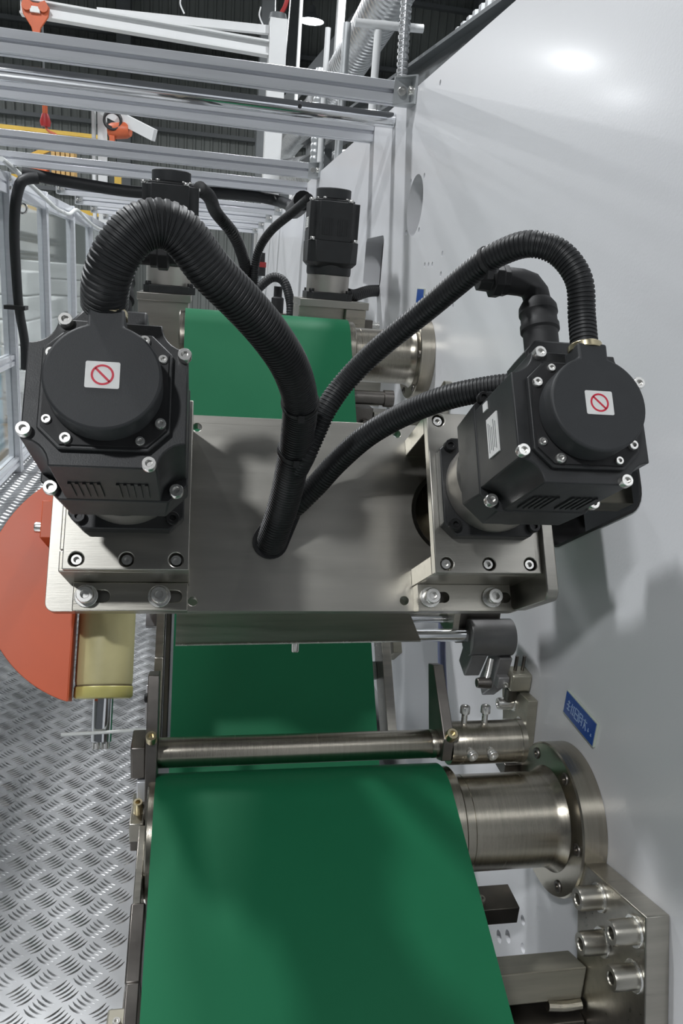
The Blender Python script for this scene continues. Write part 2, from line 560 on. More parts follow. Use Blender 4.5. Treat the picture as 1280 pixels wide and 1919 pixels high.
def make_motor():
    o = thing('servo_motor', 'x', 'motor')
    f = MB().prism(chamf(0.057, 0.014), 0, 0.017).build('flange', 'motor_black', o, 0.0012)
    for i, j in ((-1, -1), (1, -1), (1, 1), (-1, 1)):
        bolt(o, (i * 0.046, j * 0.046, 0.017), (0, 0, 1), 0.0068, 'black_bolt')
    MB().lathe([(0.0, 0.017), (0.053, 0.017), (0.053, 0.0585), (0, 0.0585)], seg=56).build('gear_ring', 'silver_ring', o, 0.001)
    MB().lathe([(0, 0.0585), (0.0545, 0.0585), (0.0555, 0.064), (0.0555, 0.082), (0, 0.082)], seg=56).build('adapter_ring', 'motor_black', o, 0.001)
    lo = MB()
    lo.loft([loop3(chamf(0.052, 0.020), 0.078), loop3(chamf(0.0615, 0.020), 0.088), loop3(chamf(0.0615, 0.016), 0.137)])
    lo.build('lower_housing', 'motor_black', o, 0.0012)
    MB().prism(notched(0.0605, 0.021), 0.137, 0.2262).build('upper_housing', 'motor_black', o, 0.0012)
    for i, j in ((-1, -1), (1, -1), (1, 1), (-1, 1)):
        bolt(o, (i * 0.052, j * 0.052, 0.137), (0, 0, 1), 0.0062, 'bolt_steel' if j < 0 else 'black_bolt')
    for (a, c) in ((-0.0337, 0.0575), (0.0575, 0.0337), (0.0337, -0.0575), (-0.0575, -0.0337)):
        bolt(o, (a, c, 0.2262), (0, 0, 1), 0.0056, 'bolt_steel', 1.0)
    # cooling vents on the side away from the plugs
    for s in (-1, 1):
        v = MB().box((s * 0.0185 - 0.0125, -0.0609, 0.150), (s * 0.0185 + 0.0125, -0.0600, 0.187)).build('vent', 'motor_black', o)
        for k in range(5):
            xx = s * 0.0185 - 0.0125 + k * 0.0056
            MB().box((xx, -0.0622, 0.150), (xx + 0.0024, -0.0606, 0.187)).build('vent_fin', 'motor_black', v)
    # encoder cover
    MB().prism(chamf(0.0485, 0.016), 0.2262, 0.2315).build('cover_base', 'motor_black', o, 0.0010)
    MB().prism(chamf(0.0455, 0.014), 0.2315, 0.2335).build('cover_gasket', 'rubber', o)
    out = circ(0, 0, 0.0425, 60, R(108), R(432))
    out = out + [(0.0135, 0.0545), (-0.0135, 0.0545)]
    MB().prism(out, 0.2335, 0.2585).build('cover', 'cap_black', o, 0.0022, 3)
    for a in (33, 57, 123, 147, 213, 237, 303, 327):
        rr = 0.0492
        big = a in (57, 147, 237, 327)
        bolt(o, (rr * cos(R(a)), rr * sin(R(a)), 0.2315), (0, 0, 1), 0.0043 if big else 0.0036, 'bolt_steel', 1.1, name='screw')
    st = MB().prism(rrect(-0.0122, -0.0105, 0.0122, 0.0105, 0.0012, 2), 0.2584, 0.25885).build('warning_sticker', 'sticker_white', o)
    tag(st, 'white sticker with red prohibition ring')
    MB().prism(circ(0, 0, 0.0082, 32), 0.25885, 0.25900, holes=[circ(0, 0, 0.0066, 32)]).build('red_ring', 'sticker_red', st)
    d = 0.0052
    MB().prism([(-d - 0.0006, d - 0.0006), (d - 0.0006, -d - 0.0006), (d + 0.0006, -d + 0.0006), (-d + 0.0006, d + 0.0006)], 0.25885, 0.25900).build('red_bar', 'sticker_red', st)
    # rating labels on the side
    lb = MB().box((-0.0618, -0.020, 0.166), (-0.0604, 0.018, 0.190)).build('rating_label', 'sticker_white', o)
    for k in range(5):
        MB().box((-0.0620, -0.016 + 0.002 * (k % 2), 0.1695 + k * 0.004), (-0.0617, 0.013 - 0.003 * (k % 3), 0.1705 + k * 0.004)).build('print_line', 'dark_frame', lb)
    MB().box((-0.0616, 0.028, 0.160), (-0.0604, 0.036, 0.170)).build('sticker', 'sticker_white', o)
    # cable gland of the encoder cover
    MB().lathe([(0, 0.052), (0.0145, 0.052), (0.0145, 0.0575), (0.0105, 0.059), (0.0098, 0.075), (0, 0.075)], (0, 0, 0.246), (0, 1, 0), 28).build('gland', 'brass', o, 0.0006)
    # power plug with elbow
    pb = MB().prism([(-0.034, 0.058), (0.026, 0.058), (0.026, 0.084), (-0.024, 0.084), (-0.034, 0.072)], 0.158, 0.205).build('plug_socket', 'motor_black', o, 0.0025)
    c0 = (-0.006, 0, 0.181)
    MB().lathe([(0, 0.084), (0.0165, 0.084), (0.0165, 0.104), (0.0185, 0.106), (0.0185, 0.112), (0.0172, 0.114), (0.0172, 0.122), (0.0185, 0.124), (0.018, 0.131), (0.0145, 0.137), (0, 0.137)],
               c0, (0, 1, 0), 32).build('plug_barrel', 'rubber', o)
    el = MB().tube([(-0.006, 0.128, 0.181), (-0.006, 0.143, 0.181), (-0.011, 0.154, 0.181), (-0.022, 0.1575, 0.181), (-0.040, 0.1575, 0.181)], 0.0130, 20)
    el.build('plug_elbow', 'rubber', o)
    MB().lathe([(0, 0.036), (0.0150, 0.036), (0.0150, 0.042), (0.0168, 0.043), (0.0168, 0.051), (0.012, 0.053), (0.0112, 0.065), (0, 0.065)], (0, 0.1575, 0.181), (-1, 0, 0), 8).build('plug_nut', 'rubber', o, 0.0006)
    return o


motor = make_motor()
motor.location = T(MX[0], MU, NB)
motor.rotation_euler = TROT
tag(motor, 'black servo motor with warning sticker, tilted on the bracket beside the orange guard', 'motor', 'servo motors')
m2 = copy_tree(motor)
for c in kids(motor):
    if c.name.split('.')[0] in ('plug_elbow', 'plug_nut'):
        c.scale = (-1, 1, 1)
        c.location = (-0.012, 0, 0)
m2.location = T(MX[1], MU, NB)
tag(m2, 'black servo motor with side rating label, tilted on the bracket next to the white wall')
RM = ((0.310, 1.975, -0.036), (-0.073, 1.860, -0.0470))
m3 = copy_tree(motor)
m3.location = RM[0]
m3.rotation_euler = (0, 0, 0)
tag(m3, 'upright black servo motor behind the green belt, standing near the white wall')
m4 = copy_tree(motor)
m4.location = RM[1]
m4.rotation_euler = (0, 0, 0)
tag(m4, 'upright black servo motor on the steel box, half hidden by the thick hose')

# main plate with its side cheek
PN0 = -0.885
org = (0.11, 0.117, PN0)
pl = thing('drive_plate', 'wide brushed steel plate carrying both tilted motors, with a hose passing through', 'plate', T(*org), TROT)
hl = [circ(-0.002, 0.342, 0.0055, 16), circ(-0.002, 0.1288, 0.0055, 16), circ(0.2495, 0.1300, 0.0055, 16), circ(0.2495, 0.345, 0.0055, 16),
      pill((0.087, 0.2005, 0.0195), (0.1065, 0.2360, 0.0150)), circ(MX[0], MU, 0.056, 48), circ(0.3225, MU, 0.058, 48)]
MB(org).prism(rrect(-0.163, 0.117, 0.400, 0.358, 0.010), PN0 - 0.02, PN0, 'z', hl).build('front_sheet', 'steel_plate', pl, 0.0012)
MB(org).prism([(q[1], q[0]) for q in reversed(rrect(PN0, 0.1165, -0.782, 0.345, 0.012))], 0.386, 0.400, 'x').build('side_cheek', 'steel_plate', pl, 0.0012)
ring = MB(org)
ring.prism(circ(0.3225, MU, 0.0578, 48), PN0 - 0.07, PN0 - 0.004, 'z', [circ(0.3225, MU, 0.052, 48)])
ring.build('bearing_sleeve', 'chrome', pl)
MB(org).lathe([(0, -0.08), (0.0578, -0.08), (0.0578, -0.0705), (0.026, -0.0705), (0.026, 0.02), (0, 0.02)], (0.3225, MU, PN0), (0, 0, 1), 40).build('shaft', 'turned_steel', pl)
MB(org).box((0.400, 0.255, -0.905), (0.56, 0.295, -0.865)).build('mount_arm', 'beige_steel', pl, 0.001)
g = MB(org).prism(pill((0.087, 0.2005, 0.0192), (0.1065, 0.2360, 0.0147)), PN0 - 0.016, PN0, 'z')
g.prism(pill((0.087, 0.2005, 0.0215), (0.1065, 0.2360, 0.0170)), PN0, PN0 + 0.0025, 'z')
g.build('rubber_grommet', 'rubber', pl, 0.0006)

# brackets
for k, (x0, x1, lab) in enumerate(((-0.1322, -0.0065, 'machined steel motor bracket with two slotted feet bolts, next to the orange guard'),
                                   (0.2600, 0.3862, 'machined steel motor bracket with two slotted feet bolts, next to the side cheek'))):
    org = ((x0 + x1) / 2, 0.147, PN0)
    br = thing('motor_bracket', lab, 'bracket', T(*org), TROT, 'motor brackets')
    cx = (x0 + x1) / 2
    cb = [(cx - 0.0495, 0.1575), (cx, 0.1578), (cx + 0.0495, 0.158), (cx - 0.0495, 0.327), (cx + 0.0495, 0.327)]
    MB(org).prism([(x0, 0.147), (x1, 0.147), (x1, 0.3365), (x0, 0.3365)], NB - 0.014, NB, 'z', [circ(a, c, 0.0075, 20) for a, c in cb]).build('face_plate', 'steel_plate', br, 0.001)
    for a, c in cb:
        bolt(br, (a, c, NB - 0.0125), (0, 0, 1), 0.0058, 'bolt_steel', 1.5, org)
    e = 0.0055 if k == 0 else 0
    MB(org).box((x0 - e, 0.147, PN0), (x1, 0.169, NB - 0.0142)).build('bottom_block', 'steel', br, 0.001)
    MB(org).box((x0 - e, 0.315, PN0), (x1, 0.3365, NB - 0.0142)).build('top_block', 'steel', br, 0.001)
    if k == 0:
        MB(org).box((x0 - e, 0.170, PN0), (x0 + 0.008, 0.314, NB - 0.0142)).build('side_web', 'steel', br, 0.001)
    fl = x0 + 0.001
    fr = x1 - (0.001 if k == 0 else 0.008)
    bx = (fl + 0.0145, fl + 0.0925)
    sl = [rrect(q - 0.008, 0.1248, q + 0.0245, 0.1378, 0.0064) for q in bx]
    MB(org).prism([(fl, 0.115), (fr, 0.115), (fr, 0.1468), (fl, 0.1468)], PN0, PN0 + 0.02, 'z', sl).build('foot', 'steel', br, 0.001)
    for q in bx:
        w = MB(org).lathe([(0, 0), (0.0125, 0), (0.0125, 0.0028), (0, 0.0028)], (q, 0.1313, PN0 + 0.02), (0, 0, 1), 28).build('washer', 'bolt_steel', br, 0.0005)
        bolt(br, (q, 0.1313, PN0 + 0.0228), (0, 0, 1), 0.0094, 'bolt_steel', 1.15, org)

# deflector sheet under the plate
of = (0.13, 0.89, -0.43)
ds = thing('deflector_sheet', 'thin bright steel deflector sheet hanging under the drive plate', 'sheet', of)
MB(of).loft([[(-0.0203, 0.868, -0.345), (0.248, 0.868, -0.345), (0.248, 0.870, -0.345), (-0.0203, 0.870, -0.345)],
             [(-0.0228, 0.899, -0.4545), (0.3025, 0.899, -0.4512), (0.3025, 0.901, -0.4512), (-0.0228, 0.901, -0.4545)]]).build('sheet', 'steel', ds)
MB(of).loft([[(-0.0228, 0.8975, -0.4548), (0.3025, 0.8975, -0.4515), (0.3025, 0.903, -0.4515), (-0.0228, 0.903, -0.4548)],
             [(-0.0228, 0.8975, -0.4565), (0.3025, 0.8975, -0.4532), (0.3025, 0.903, -0.4532), (-0.0228, 0.903, -0.4565)]]).build('lip', 'bolt_steel', ds)
bolt(ds, (0.132, 0.902, -0.4555), (0, -0.2, -1), 0.005, 'bolt_steel', 2.2, of)

# orange guard: sector plate with a bent rim, behind the plate
org = (-0.19, 0.16, -0.955)
og = thing('orange_guard', 'orange painted round guard plate beside the drive plate', 'guard', T(*org), TROT)
arc = circ(-0.095, 0.163, 0.150, 48, R(100), R(249))
gp = [(-0.1425, 0.322)] + [p for p in arc if p[0] < -0.1425] + [(-0.1425, 0.021)]
MB(org).prism(gp, -0.958, -0.953, 'z').build('disc', 'orange_paint', og, 0.0008)
MB(org).box((-0.1450, 0.022, -0.985), (-0.1420, 0.300, -0.9535)).build('rim', 'orange_paint', og)
MB(org).box((-0.178, 0.205, -0.953), (-0.1655, 0.250, -0.905)).build('tab', 'orange_paint', og, 0.001)
bolt(og, (-0.178, 0.222, -0.925), (-1, 0, 0), 0.0065, 'bolt_steel', 1.4, org)

# yellow wrapped roll under the plate
org = (-0.1, 0.03, -0.985)
yr = thing('wrapped_roll', 'pale yellow wrapped roll on a bright steel spindle beside the orange guard', 'roll', T(*org), TROT)
rx, rn = -0.106, -0.985
MB(org).lathe([(0, 0.040), (0.033, 0.040), (0.0338, 0.046), (0.0338, 0.150), (0, 0.150)], (rx, 0, rn), (0, 1, 0), 40).build('wrap', 'yellow_wrap', yr, 0.0008)
MB(org).lathe([(0, 0.0245), (0.0325, 0.0245), (0.0345, 0.0275), (0.0345, 0.0385), (0, 0.0385)], (rx, 0, rn), (0, 1, 0), 40).build('end_band', 'yellow_band', yr, 0.001)
MB(org).lathe([(0, 0.0386), (0.0336, 0.0386), (0.0336, 0.0399), (0, 0.0399)], (rx, 0, rn), (0, 1, 0), 40).build('seam', 'dark_seam', yr)
MB(org).lathe([(0, -0.026), (0.0115, -0.026), (0.012, -0.0245), (0.012, 0.0244), (0, 0.0244)], (rx, 0, rn), (0, 1, 0), 32).build('spindle', 'chrome', yr)
for s in (-0.005, 0.0055):
    MB(org).lathe([(0, -0.034), (0.0045, -0.034), (0.0045, -0.0262), (0, -0.0262)], (rx + s, 0, rn), (0, 1, 0), 16).build('pin', 'bolt_steel', yr)
wi = MB().tube([T(-0.150, -0.016, -0.973), T(-0.10, -0.0145, -0.966), T(-0.06, -0.013, -0.960), T(-0.043, -0.0155, -0.957), T(-0.041, -0.03, -0.956)], 0.0020, 8)
tag(wi.build('wire_rod', 'wire_white'), 'thin pale wire rod crossing below the spindle of the yellow roll', 'rod')

# ================================================================== HOSES
RIB = (0.0038, 0.0010)


def hose(name, pts, r, label, rib=RIB, seg=22, ties=(), group='corrugated hoses'):
    o = MB().tube(pts, r, seg, True, rib).build(name, 'hose_black')
    tag(o, label, 'hose', group)
    return o


HA = [(-0.0734, 0.6249, -0.0285), (-0.071, 0.6126, -0.0136), (-0.0664, 0.6068, 0.0005), (-0.0594, 0.6053, 0.0136), (-0.0475, 0.6071, 0.0276), (-0.0317, 0.61, 0.0332),
      (-0.0156, 0.6134, 0.027), (0.0056, 0.6223, 0.0036), (0.03, 0.6375, -0.0177), (0.0569, 0.6614, -0.0441), (0.0807, 0.6951, -0.0753), (0.0967, 0.7397, -0.1107), (0.1011, 0.7749, -0.1494),
      (0.1008, 0.8, -0.1897), (0.0977, 0.8238, -0.236), (0.0903, 0.8475, -0.2856), (0.0868, 0.8704, -0.3175)]
HB = [(0.3243, 0.6207, -0.0333), (0.3243, 0.6335, -0.01), (0.3205, 0.643, 0.021), (0.3055, 0.657, 0.042), (0.2831, 0.6688, 0.0481), (0.2648, 0.6891, 0.04), (0.2492, 0.7108, 0.0241), (0.2196, 0.7535, -0.016), (0.1786, 0.783, -0.0616), (0.1498, 0.7945, -0.0984), (0.132, 0.789, -0.125), (0.121, 0.7872, -0.1521), (0.1124, 0.7844, -0.1738), (0.1062, 0.7944, -0.1941)]
HC = [(0.3248, 0.7333, -0.0821), (0.2958, 0.7505, -0.0899), (0.259, 0.7738, -0.1044), (0.2229, 0.8047, -0.129), (0.1886, 0.829, -0.1593), (0.16, 0.8501, -0.1963), (0.1385, 0.8608, -0.2283), (0.1195, 0.8642, -0.2511), (0.108, 0.8736, -0.2664), (0.105, 0.8917, -0.2807)]
hose('corrugated_hose', HA, 0.0178, 'thick black corrugated hose arching from the motor beside the orange guard into the plate')
hose('corrugated_hose', HB, 0.0118, 'slim black corrugated hose arching high from the motor next to the white wall')
hose('corrugated_hose', HC, 0.0135, 'black corrugated hose running from behind the wall-side motor down into the plate')


def ring_tie(name, c, d, r, label, w=0.004):
    o = thing(name, label, 'cable tie', c)
    MB().lathe([(r - 0.0005, -w / 2), (r + 0.0012, -w / 2), (r + 0.0012, w / 2), (r - 0.0005, w / 2)], (0, 0, 0), d, 28).build('band', 'rubber', o)
    e1, e2, a = frame(d)
    MB().box((-0.003, -0.003, -0.003), (0.003, 0.003, 0.004)).build('head', 'rubber', o).location = e1 * (r + 0.003)
    return o


ring_tie('cable_tie', (0.257, 0.7, 0.0321), (-0.0156, 0.0217, -0.0159), 0.0127, 'black cable tie where the slim hose meets the elbow plug')
ring_tie('cable_tie', (0.0975, 0.7425, -0.1135), (0.15, 0.55, -0.60), 0.0180, 'black cable tie round the thick hose where the hoses meet')
ring_tie('cable_tie', (0.1012, 0.790, -0.172), (0.0, 0.4, -0.65), 0.0180, 'black cable tie round the thick hose below the junction')

# ================================================================== ROLLERS AND BELTS
def offset_path(path, t):
    out = []
    for i, p in enumerate(path):
        a = Vector(path[max(0, i - 1)])
        c = Vector(path[min(len(path) - 1, i + 1)])
        d = (c - a).normalized()
        out.append((p[0] + d.y * t, p[1] - d.x * t))
    return out


def belt(name, path, x0, x1, label, t=0.003):
    inner = offset_path(path, -t)
    n = len(path)
    vs, fs = [], []
    for p, q in zip(path, inner):
        vs += [(x0, p[0], p[1]), (x1, p[0], p[1]), (x1, q[0], q[1]), (x0, q[0], q[1])]
    for i in range(n - 1):
        a = i * 4
        for k in range(4):
            fs.append((a + k, a + (k + 1) % 4, a + 4 + (k + 1) % 4, a + 4 + k))
    fs += [(0, 1, 2, 3), tuple(4 * (n - 1) + k for k in (3, 2, 1, 0))]
    c = MB().add(vs, fs).build(name, 'green_belt')
    return tag(c, label, 'belt', 'conveyor belts')


def wrap_path(cy, cz, r, a_start, slope, length, back):
    """belt coming from below behind a roller, over it, then sloping down towards the operator"""
    a_end = 90 + slope
    arc = [(cy + r * cos(R(a)), cz + r * sin(R(a))) for a in [a_start + (a_end - a_start) * i / 30 for i in range(31)]]
    s = arc[0]
    d0 = (-sin(R(a_start)), cos(R(a_start)))
    pre = [(s[0] - d0[0] * back, s[1] - d0[1] * back)]
    e = arc[-1]
    d1 = (-cos(R(slope)), -sin(R(slope)))
    post = [(e[0] + d1[0] * length * k / 4, e[1] + d1[1] * length * k / 4) for k in (1, 2, 3, 4)]
    return pre + arc + post


FR = (0.735, -0.615)
RR_ = (1.60, -0.137)
belt('conveyor_belt', wrap_path(FR[0], FR[1], 0.070, -20, 22, 0.72, 0.12), -0.038, 0.299, 'green conveyor belt sloping down in front of the steel cross bar')
belt('conveyor_belt', wrap_path(RR_[0], RR_[1], 0.070, -10, 50, 0.86, 0.15), -0.032, 0.297, 'green conveyor belt descending behind the drive plate from the upright motors')


def roller(c, x0, x1, lab, flr, hr=0.0556, grp='belt rollers'):
    o = thing('belt_roller', lab, 'roller', (XW, c[0], c[1]), (0, 0, 0), grp)
    of = (XW, c[0], c[1])
    P = lambda prof: MB(of).lathe(prof, (0, c[0], c[1]), (1, 0, 0), 64)
    P([(0, x0), (0.064, x0), (0.066, x0 + 0.002), (0.066, x1 - 0.002), (0.064, x1), (0, x1)]).build('drum', 'turned_steel', o)
    P([(0, x1), (hr, x1), (hr, x1 + 0.0125), (hr - 0.0006, x1 + 0.013), (hr, x1 + 0.0135), (hr, XW - 0.045), (hr + 0.002, XW - 0.038), (hr + 0.007, XW - 0.031), (0, XW - 0.031)]).build('hub', 'turned_steel', o)
    P([(0, XW - 0.0308), (flr - 0.002, XW - 0.0308), (flr, XW - 0.0288), (flr, XW - 0.0005), (0, XW - 0.0005)]).build('flange', 'turned_steel', o)
    for k in range(6):
        a = R(48 + 60 * k)
        rb = (hr + flr) / 2 + 0.004
        bolt(o, (XW - 0.0308 + 0.004, c[0] + rb * cos(a), c[1] + rb * sin(a)), (-1, 0, 0), 0.0072, 'dark_steel', 0.75, of)
    return o


roller(FR, -0.046, 0.313, 'steel roller with round wall flange under the sloping belt nearest the blue sign', 0.0910)
roller(RR_, -0.043, 0.311, 'steel roller with round wall flange carrying the belt below the upright motors', 0.0870)

# steel cross bar with clamp
of = (0.45, 0.784, -0.536)
cb = thing('cross_bar', 'polished steel cross bar with bolted clamp tube fixed to the white wall', 'bar', of)
P = lambda prof, seg=40: MB(of).lathe(prof, (0, 0.784, -0.536), (1, 0, 0), seg)
P([(0, -0.037), (0.0172, -0.037), (0.0172, 0.290), (0.0166, 0.291), (0.0172, 0.292), (0.0172, 0.3), (0, 0.3)]).build('bar', 'turned_steel', cb)
P([(0, 0.314), (0.0258, 0.314), (0.0264, 0.315), (0.0264, 0.404), (0.0272, 0.405), (0.0272, 0.4115), (0, 0.4115)]).build('clamp_tube', 'turned_steel', cb)
MB(of).bar((0.402, 0.794, -0.530), (XW - 0.0135, 0.868, -0.592), 0.016, 0.016).build('strut', 'steel', cb, 0.001)
MB(of).prism([(0.760, -0.545), (0.775, -0.553), (0.81, -0.556), (0.85, -0.46), (0.83, -0.452), (0.760, -0.515)], 0.3002, 0.3136, 'x').build('clamp_ear', 'dark_steel', cb, 0.001)
bolt(cb, (0.309, 0.764, -0.514), (0, -0.6, 0.8), 0.007, 'brass', 1.6, of)
for xx in (0.334, 0.361):
    MB(of).lathe([(0, 0), (0.0038, 0), (0.0038, 0.016), (0, 0.016)], (xx, 0.787, -0.512), (0, 0.1, 1), 14).build('screw_shank', 'bolt_steel', cb)
    bolt(cb, (xx, 0.7886, -0.4965), (0, 0.1, 1), 0.0062, 'bolt_steel', 1.3, of)
for xx in (0.338, 0.364):
    MB(of).lathe([(0, 0), (0.0045, 0), (0.0045, 0.007), (0, 0.007)], (xx - 0.004, 0.7630, -0.5300), (0.1, -1, -0.1), 14).build('screw_shank', 'bolt_steel', cb)
    bolt(cb, (xx, 0.7600, -0.5365), (0.2, -1, -0.1), 0.0068, 'bolt_steel', 0.8, of)
# its wall pad
of = (XW, 0.87, -0.57)
wp = thing('wall_pad', 'upright beige steel pad bolted on the white wall behind the cross bar', 'bracket', of)
MB(of).prism([(0.845, -0.66), (0.905, -0.66), (0.955, -0.545), (0.92, -0.535), (0.862, -0.527)], XW - 0.0145, XW - 0.0005, 'x').build('pad', 'beige_steel', wp, 0.0008)
for yy, zz in ((0.905, -0.556), (0.875, -0.572)):
    MB(of).lathe([(0, 0), (0.011, 0), (0.011, 0.002), (0, 0.002)], (XW - 0.0146, yy, zz), (-1, 0, 0), 24).build('washer', 'bolt_steel', wp)
    bolt(wp, (XW - 0.0166, yy, zz), (-1, 0, 0), 0.0088, 'bolt_steel', 2.3, of)
MB(of).box((0.42, 0.83, -0.625), (XW - 0.015, 0.86, -0.605)).build('stop_block', 'dark_steel', wp, 0.001)

# end pieces of the cross bar over the walkway
of = (-0.05, 0.77, -0.62)
ep = thing('bar_end_plate', 'upright dark steel end plate holding the cross bar over the tread plate walkway', 'plate', of)
MB(of).prism([(0.735, -0.625), (0.775, -0.625), (0.822, -0.45), (0.800, -0.444), (0.760, -0.505)], -0.050, -0.0375, 'x').build('plate', 'dark_steel', ep, 0.001)
MB(of).box((-0.067, 0.765, -0.557), (-0.0502, 0.803, -0.516)).build('nut_block', 'dark_steel', ep, 0.002)
MB(of).box((-0.060, 0.765, -0.592), (-0.0502, 0.80, -0.561)).build('spacer', 'aluminium', ep, 0.001)
MB(of).box((-0.066, 0.735, -0.618), (-0.0502, 0.79, -0.594)).build('stop_block', 'steel', ep, 0.001)
MB(of).box((-0.065, 0.737, -0.632), (-0.0502, 0.78, -0.6185)).build('stop_foot', 'dark_steel', ep, 0.001)
bolt(ep, (-0.0575, 0.755, -0.594), (0, -0.25, 1), 0.0055, 'brass', 3.0, of)
bolt(ep, (-0.0435, 0.760, -0.503), (0, -0.5, 0.85), 0.0062, 'brass', 1.6, of)

# side frames of the descending belt
sl = R(50)
dv = Vector((0, -cos(sl), -sin(sl)))
nv = Vector((0, -sin(sl), cos(sl)))
p0 = Vector((0, RR_[0], RR_[1])) + nv * 0.066


def strip(b, x0, x1, s0, s1, n0, n1):
    q = [p0 + dv * s0 + nv * n0, p0 + dv * s1 + nv * n0, p0 + dv * s1 + nv * n1, p0 + dv * s0 + nv * n1]
    return b.prism([(v.y, v.z) for v in q], x0, x1, 'x')


of = (-0.055, 1.1, -0.6)
sf = thing('conveyor_side_frame', 'slim steel side frame along the descending green belt, walkway side', 'frame', of)
strip(MB(of), -0.060, -0.047, 0.30, 0.655, -0.05, 0.012).build('rail', 'steel', sf, 0.001)
strip(MB(of), -0.0605, -0.047, 0.6555, 0.78, -0.05, 0.012).build('rail_end', 'steel', sf, 0.001)
strip(MB(of), -0.045, -0.0375, 0.30, 0.80, -0.06, -0.01).build('inner_strip', 'dark_steel', sf, 0.001)
strip(MB(of), -0.078, -0.0602, 0.555, 0.60, -0.02, -0.005).build('lug', 'grey_oxide', sf, 0.001)
q = p0 + dv * 0.575 + nv * -0.004
bolt(sf, (-0.069, q.y, q.z), nv, 0.006, 'bolt_steel', 1.0, of)
strip(MB(of), -0.074, -0.0606, 0.69, 0.75, -0.045, -0.035).build('lug', 'aluminium', sf, 0.001)
q = p0 + dv * 0.715 + nv * -0.01
MB(of).lathe([(0, 0), (0.0075, 0), (0.0075, 0.012), (0.005, 0.014), (0, 0.014)], (-0.0606, q.y, q.z), (-1, 0, 0), 20).build('knob', 'rubber', sf)

of = (0.33, 1.1, -0.6)
sf = thing('conveyor_side_frame', 'pale steel side frame along the descending green belt, wall side', 'frame', of)
strip(MB(of), 0.3145, 0.330, 0.30, 0.628, -0.05, 0.005).build('rail', 'steel', sf, 0.001)
strip(MB(of), 0.3145, 0.330, 0.6285, 0.80, -0.05, 0.005).build('rail_end', 'steel', sf, 0.001)
strip(MB(of), 0.278, 0.3143, 0.655, 0.685, -0.055, -0.040).build('cross_block', 'aluminium', sf, 0.001)
strip(MB(of), 0.2985, 0.3022, 0.30, 0.80, -0.065, -0.040).build('inner_strip', 'bolt_steel', sf)
strip(MB(of), 0.341, 0.357, 0.46, 0.645, -0.08, -0.02).build('outer_bar', 'beige_steel', sf, 0.001)
for s_ in (0.56, 0.615):
    q = p0 + dv * s_ + nv * -0.02
    MB(of).lathe([(0, 0), (0.010, 0), (0.010, 0.010), (0, 0.010)], (0.3305, q.y, q.z), (1, 0, 0), 20).build('spacer', 'bolt_steel', sf)
strip(MB(of), -0.03, 0.2975, 0.30, 0.84, -0.09, -0.075).build('slider_bed', 'rubber', sf)

# grey clamp on the wall with polished rods
of = (0.4, 0.9135, -0.455)
gc = thing('rod_clamp', 'dark grey clamp cylinder with lever, gripping a polished rod near the white wall', 'clamp', of)
MB(of).lathe([(0, 0.375), (0.0245, 0.375), (0.0259, 0.377), (0.0259, 0.438), (0, 0.438)], (0, 0.9135, -0.455), (1, 0, 0), 40).build('cylinder', 'grey_oxide', gc)
MB(of).prism([(0.893, -0.478), (0.925, -0.474), (0.955, -0.545), (0.935, -0.560), (0.905, -0.530)], 0.418, 0.438, 'x').build('arm', 'grey_oxide', gc, 0.002)
MB(of).prism([(0.892, -0.472), (0.93, -0.474), (0.94, -0.505), (0.912, -0.515)], 0.377, 0.400, 'x').build('jaw', 'grey_oxide', gc, 0.002)
MB(of).tube([(0.405, 0.893, -0.478), (0.401, 0.886, -0.492), (0.397, 0.880, -0.503)], 0.0045, 12).build('lever', 'bolt_steel', gc)
MB(of).lathe([(0, -0.014), (0.0065, -0.014), (0.0085, -0.002), (0.0085, 0.006), (0, 0.006)], (0.397, 0.879, -0.507), (1, 0, 0), 20).build('lever_knob', 'dark_steel', gc, 0.001)
for k, (yy, zz, rr) in enumerate(((0.9135, -0.4515, 0.0090), (0.948, -0.4395, 0.0085))):
    tag(MB().lathe([(0, 0.03), (rr, 0.03), (rr, 0.3745 if k == 0 else 0.352), (0, 0.3745 if k == 0 else 0.352)], (0, yy, zz), (1, 0, 0), 28).build('guide_rod', 'chrome'),
        'polished round rod entering the dark grey clamp under the drive plate' if k == 0 else 'polished round rod under the drive plate, behind the clamped one', 'rod')
of = (0.38, 0.95, -0.45)
sh = thing('rod_holder', 'dark steel rod holder block under the wall-side motor bracket', 'block', of)
MB(of).prism([(0.915, -0.46), (0.975, -0.46), (0.975, -0.40), (0.915, -0.40)], 0.3525, 0.362, 'x').build('ear', 'steel', sh, 0.001)
MB(of).box((0.3622, 0.925, -0.47), (0.425, 0.985, -0.405)).build('body', 'dark_steel', sh, 0.002)
tag(MB().tube([(0.362, 0.99, -0.43), (0.365, 0.985, -0.50), (0.372, 0.975, -0.565), (0.377, 0.97, -0.60)], 0.0062, 12).build('bent_tube', 'purple_tube'),
    'pale violet plastic tube hanging below the rod holder', 'tube')
of = (0.455, 0.92, -0.53)
fx = thing('fine_adjuster', 'small steel adjuster block with two upright pins beside the white wall', 'adjuster', of)
MB(of).box((0.437, 0.885, -0.527), (0.4685, 0.915, -0.500)).build('block', 'beige_steel', fx, 0.004)
MB(of).box((0.420, 0.89, -0.524), (0.4368, 0.912, -0.506)).build('nose', 'grey_oxide', fx, 0.002)
for xx in (0.447, 0.458):
    MB(of).lathe([(0, -0.4998), (0.0025, -0.4998), (0.0025, -0.478), (0, -0.478)], (xx, 0.90, 0), (0, 0, 1), 12).build('pin', 'dark_steel', fx)
bolt(fx, (0.431, 0.8895, -0.516), (-0.3, -1, 0), 0.004, 'bolt_steel', 1, of)
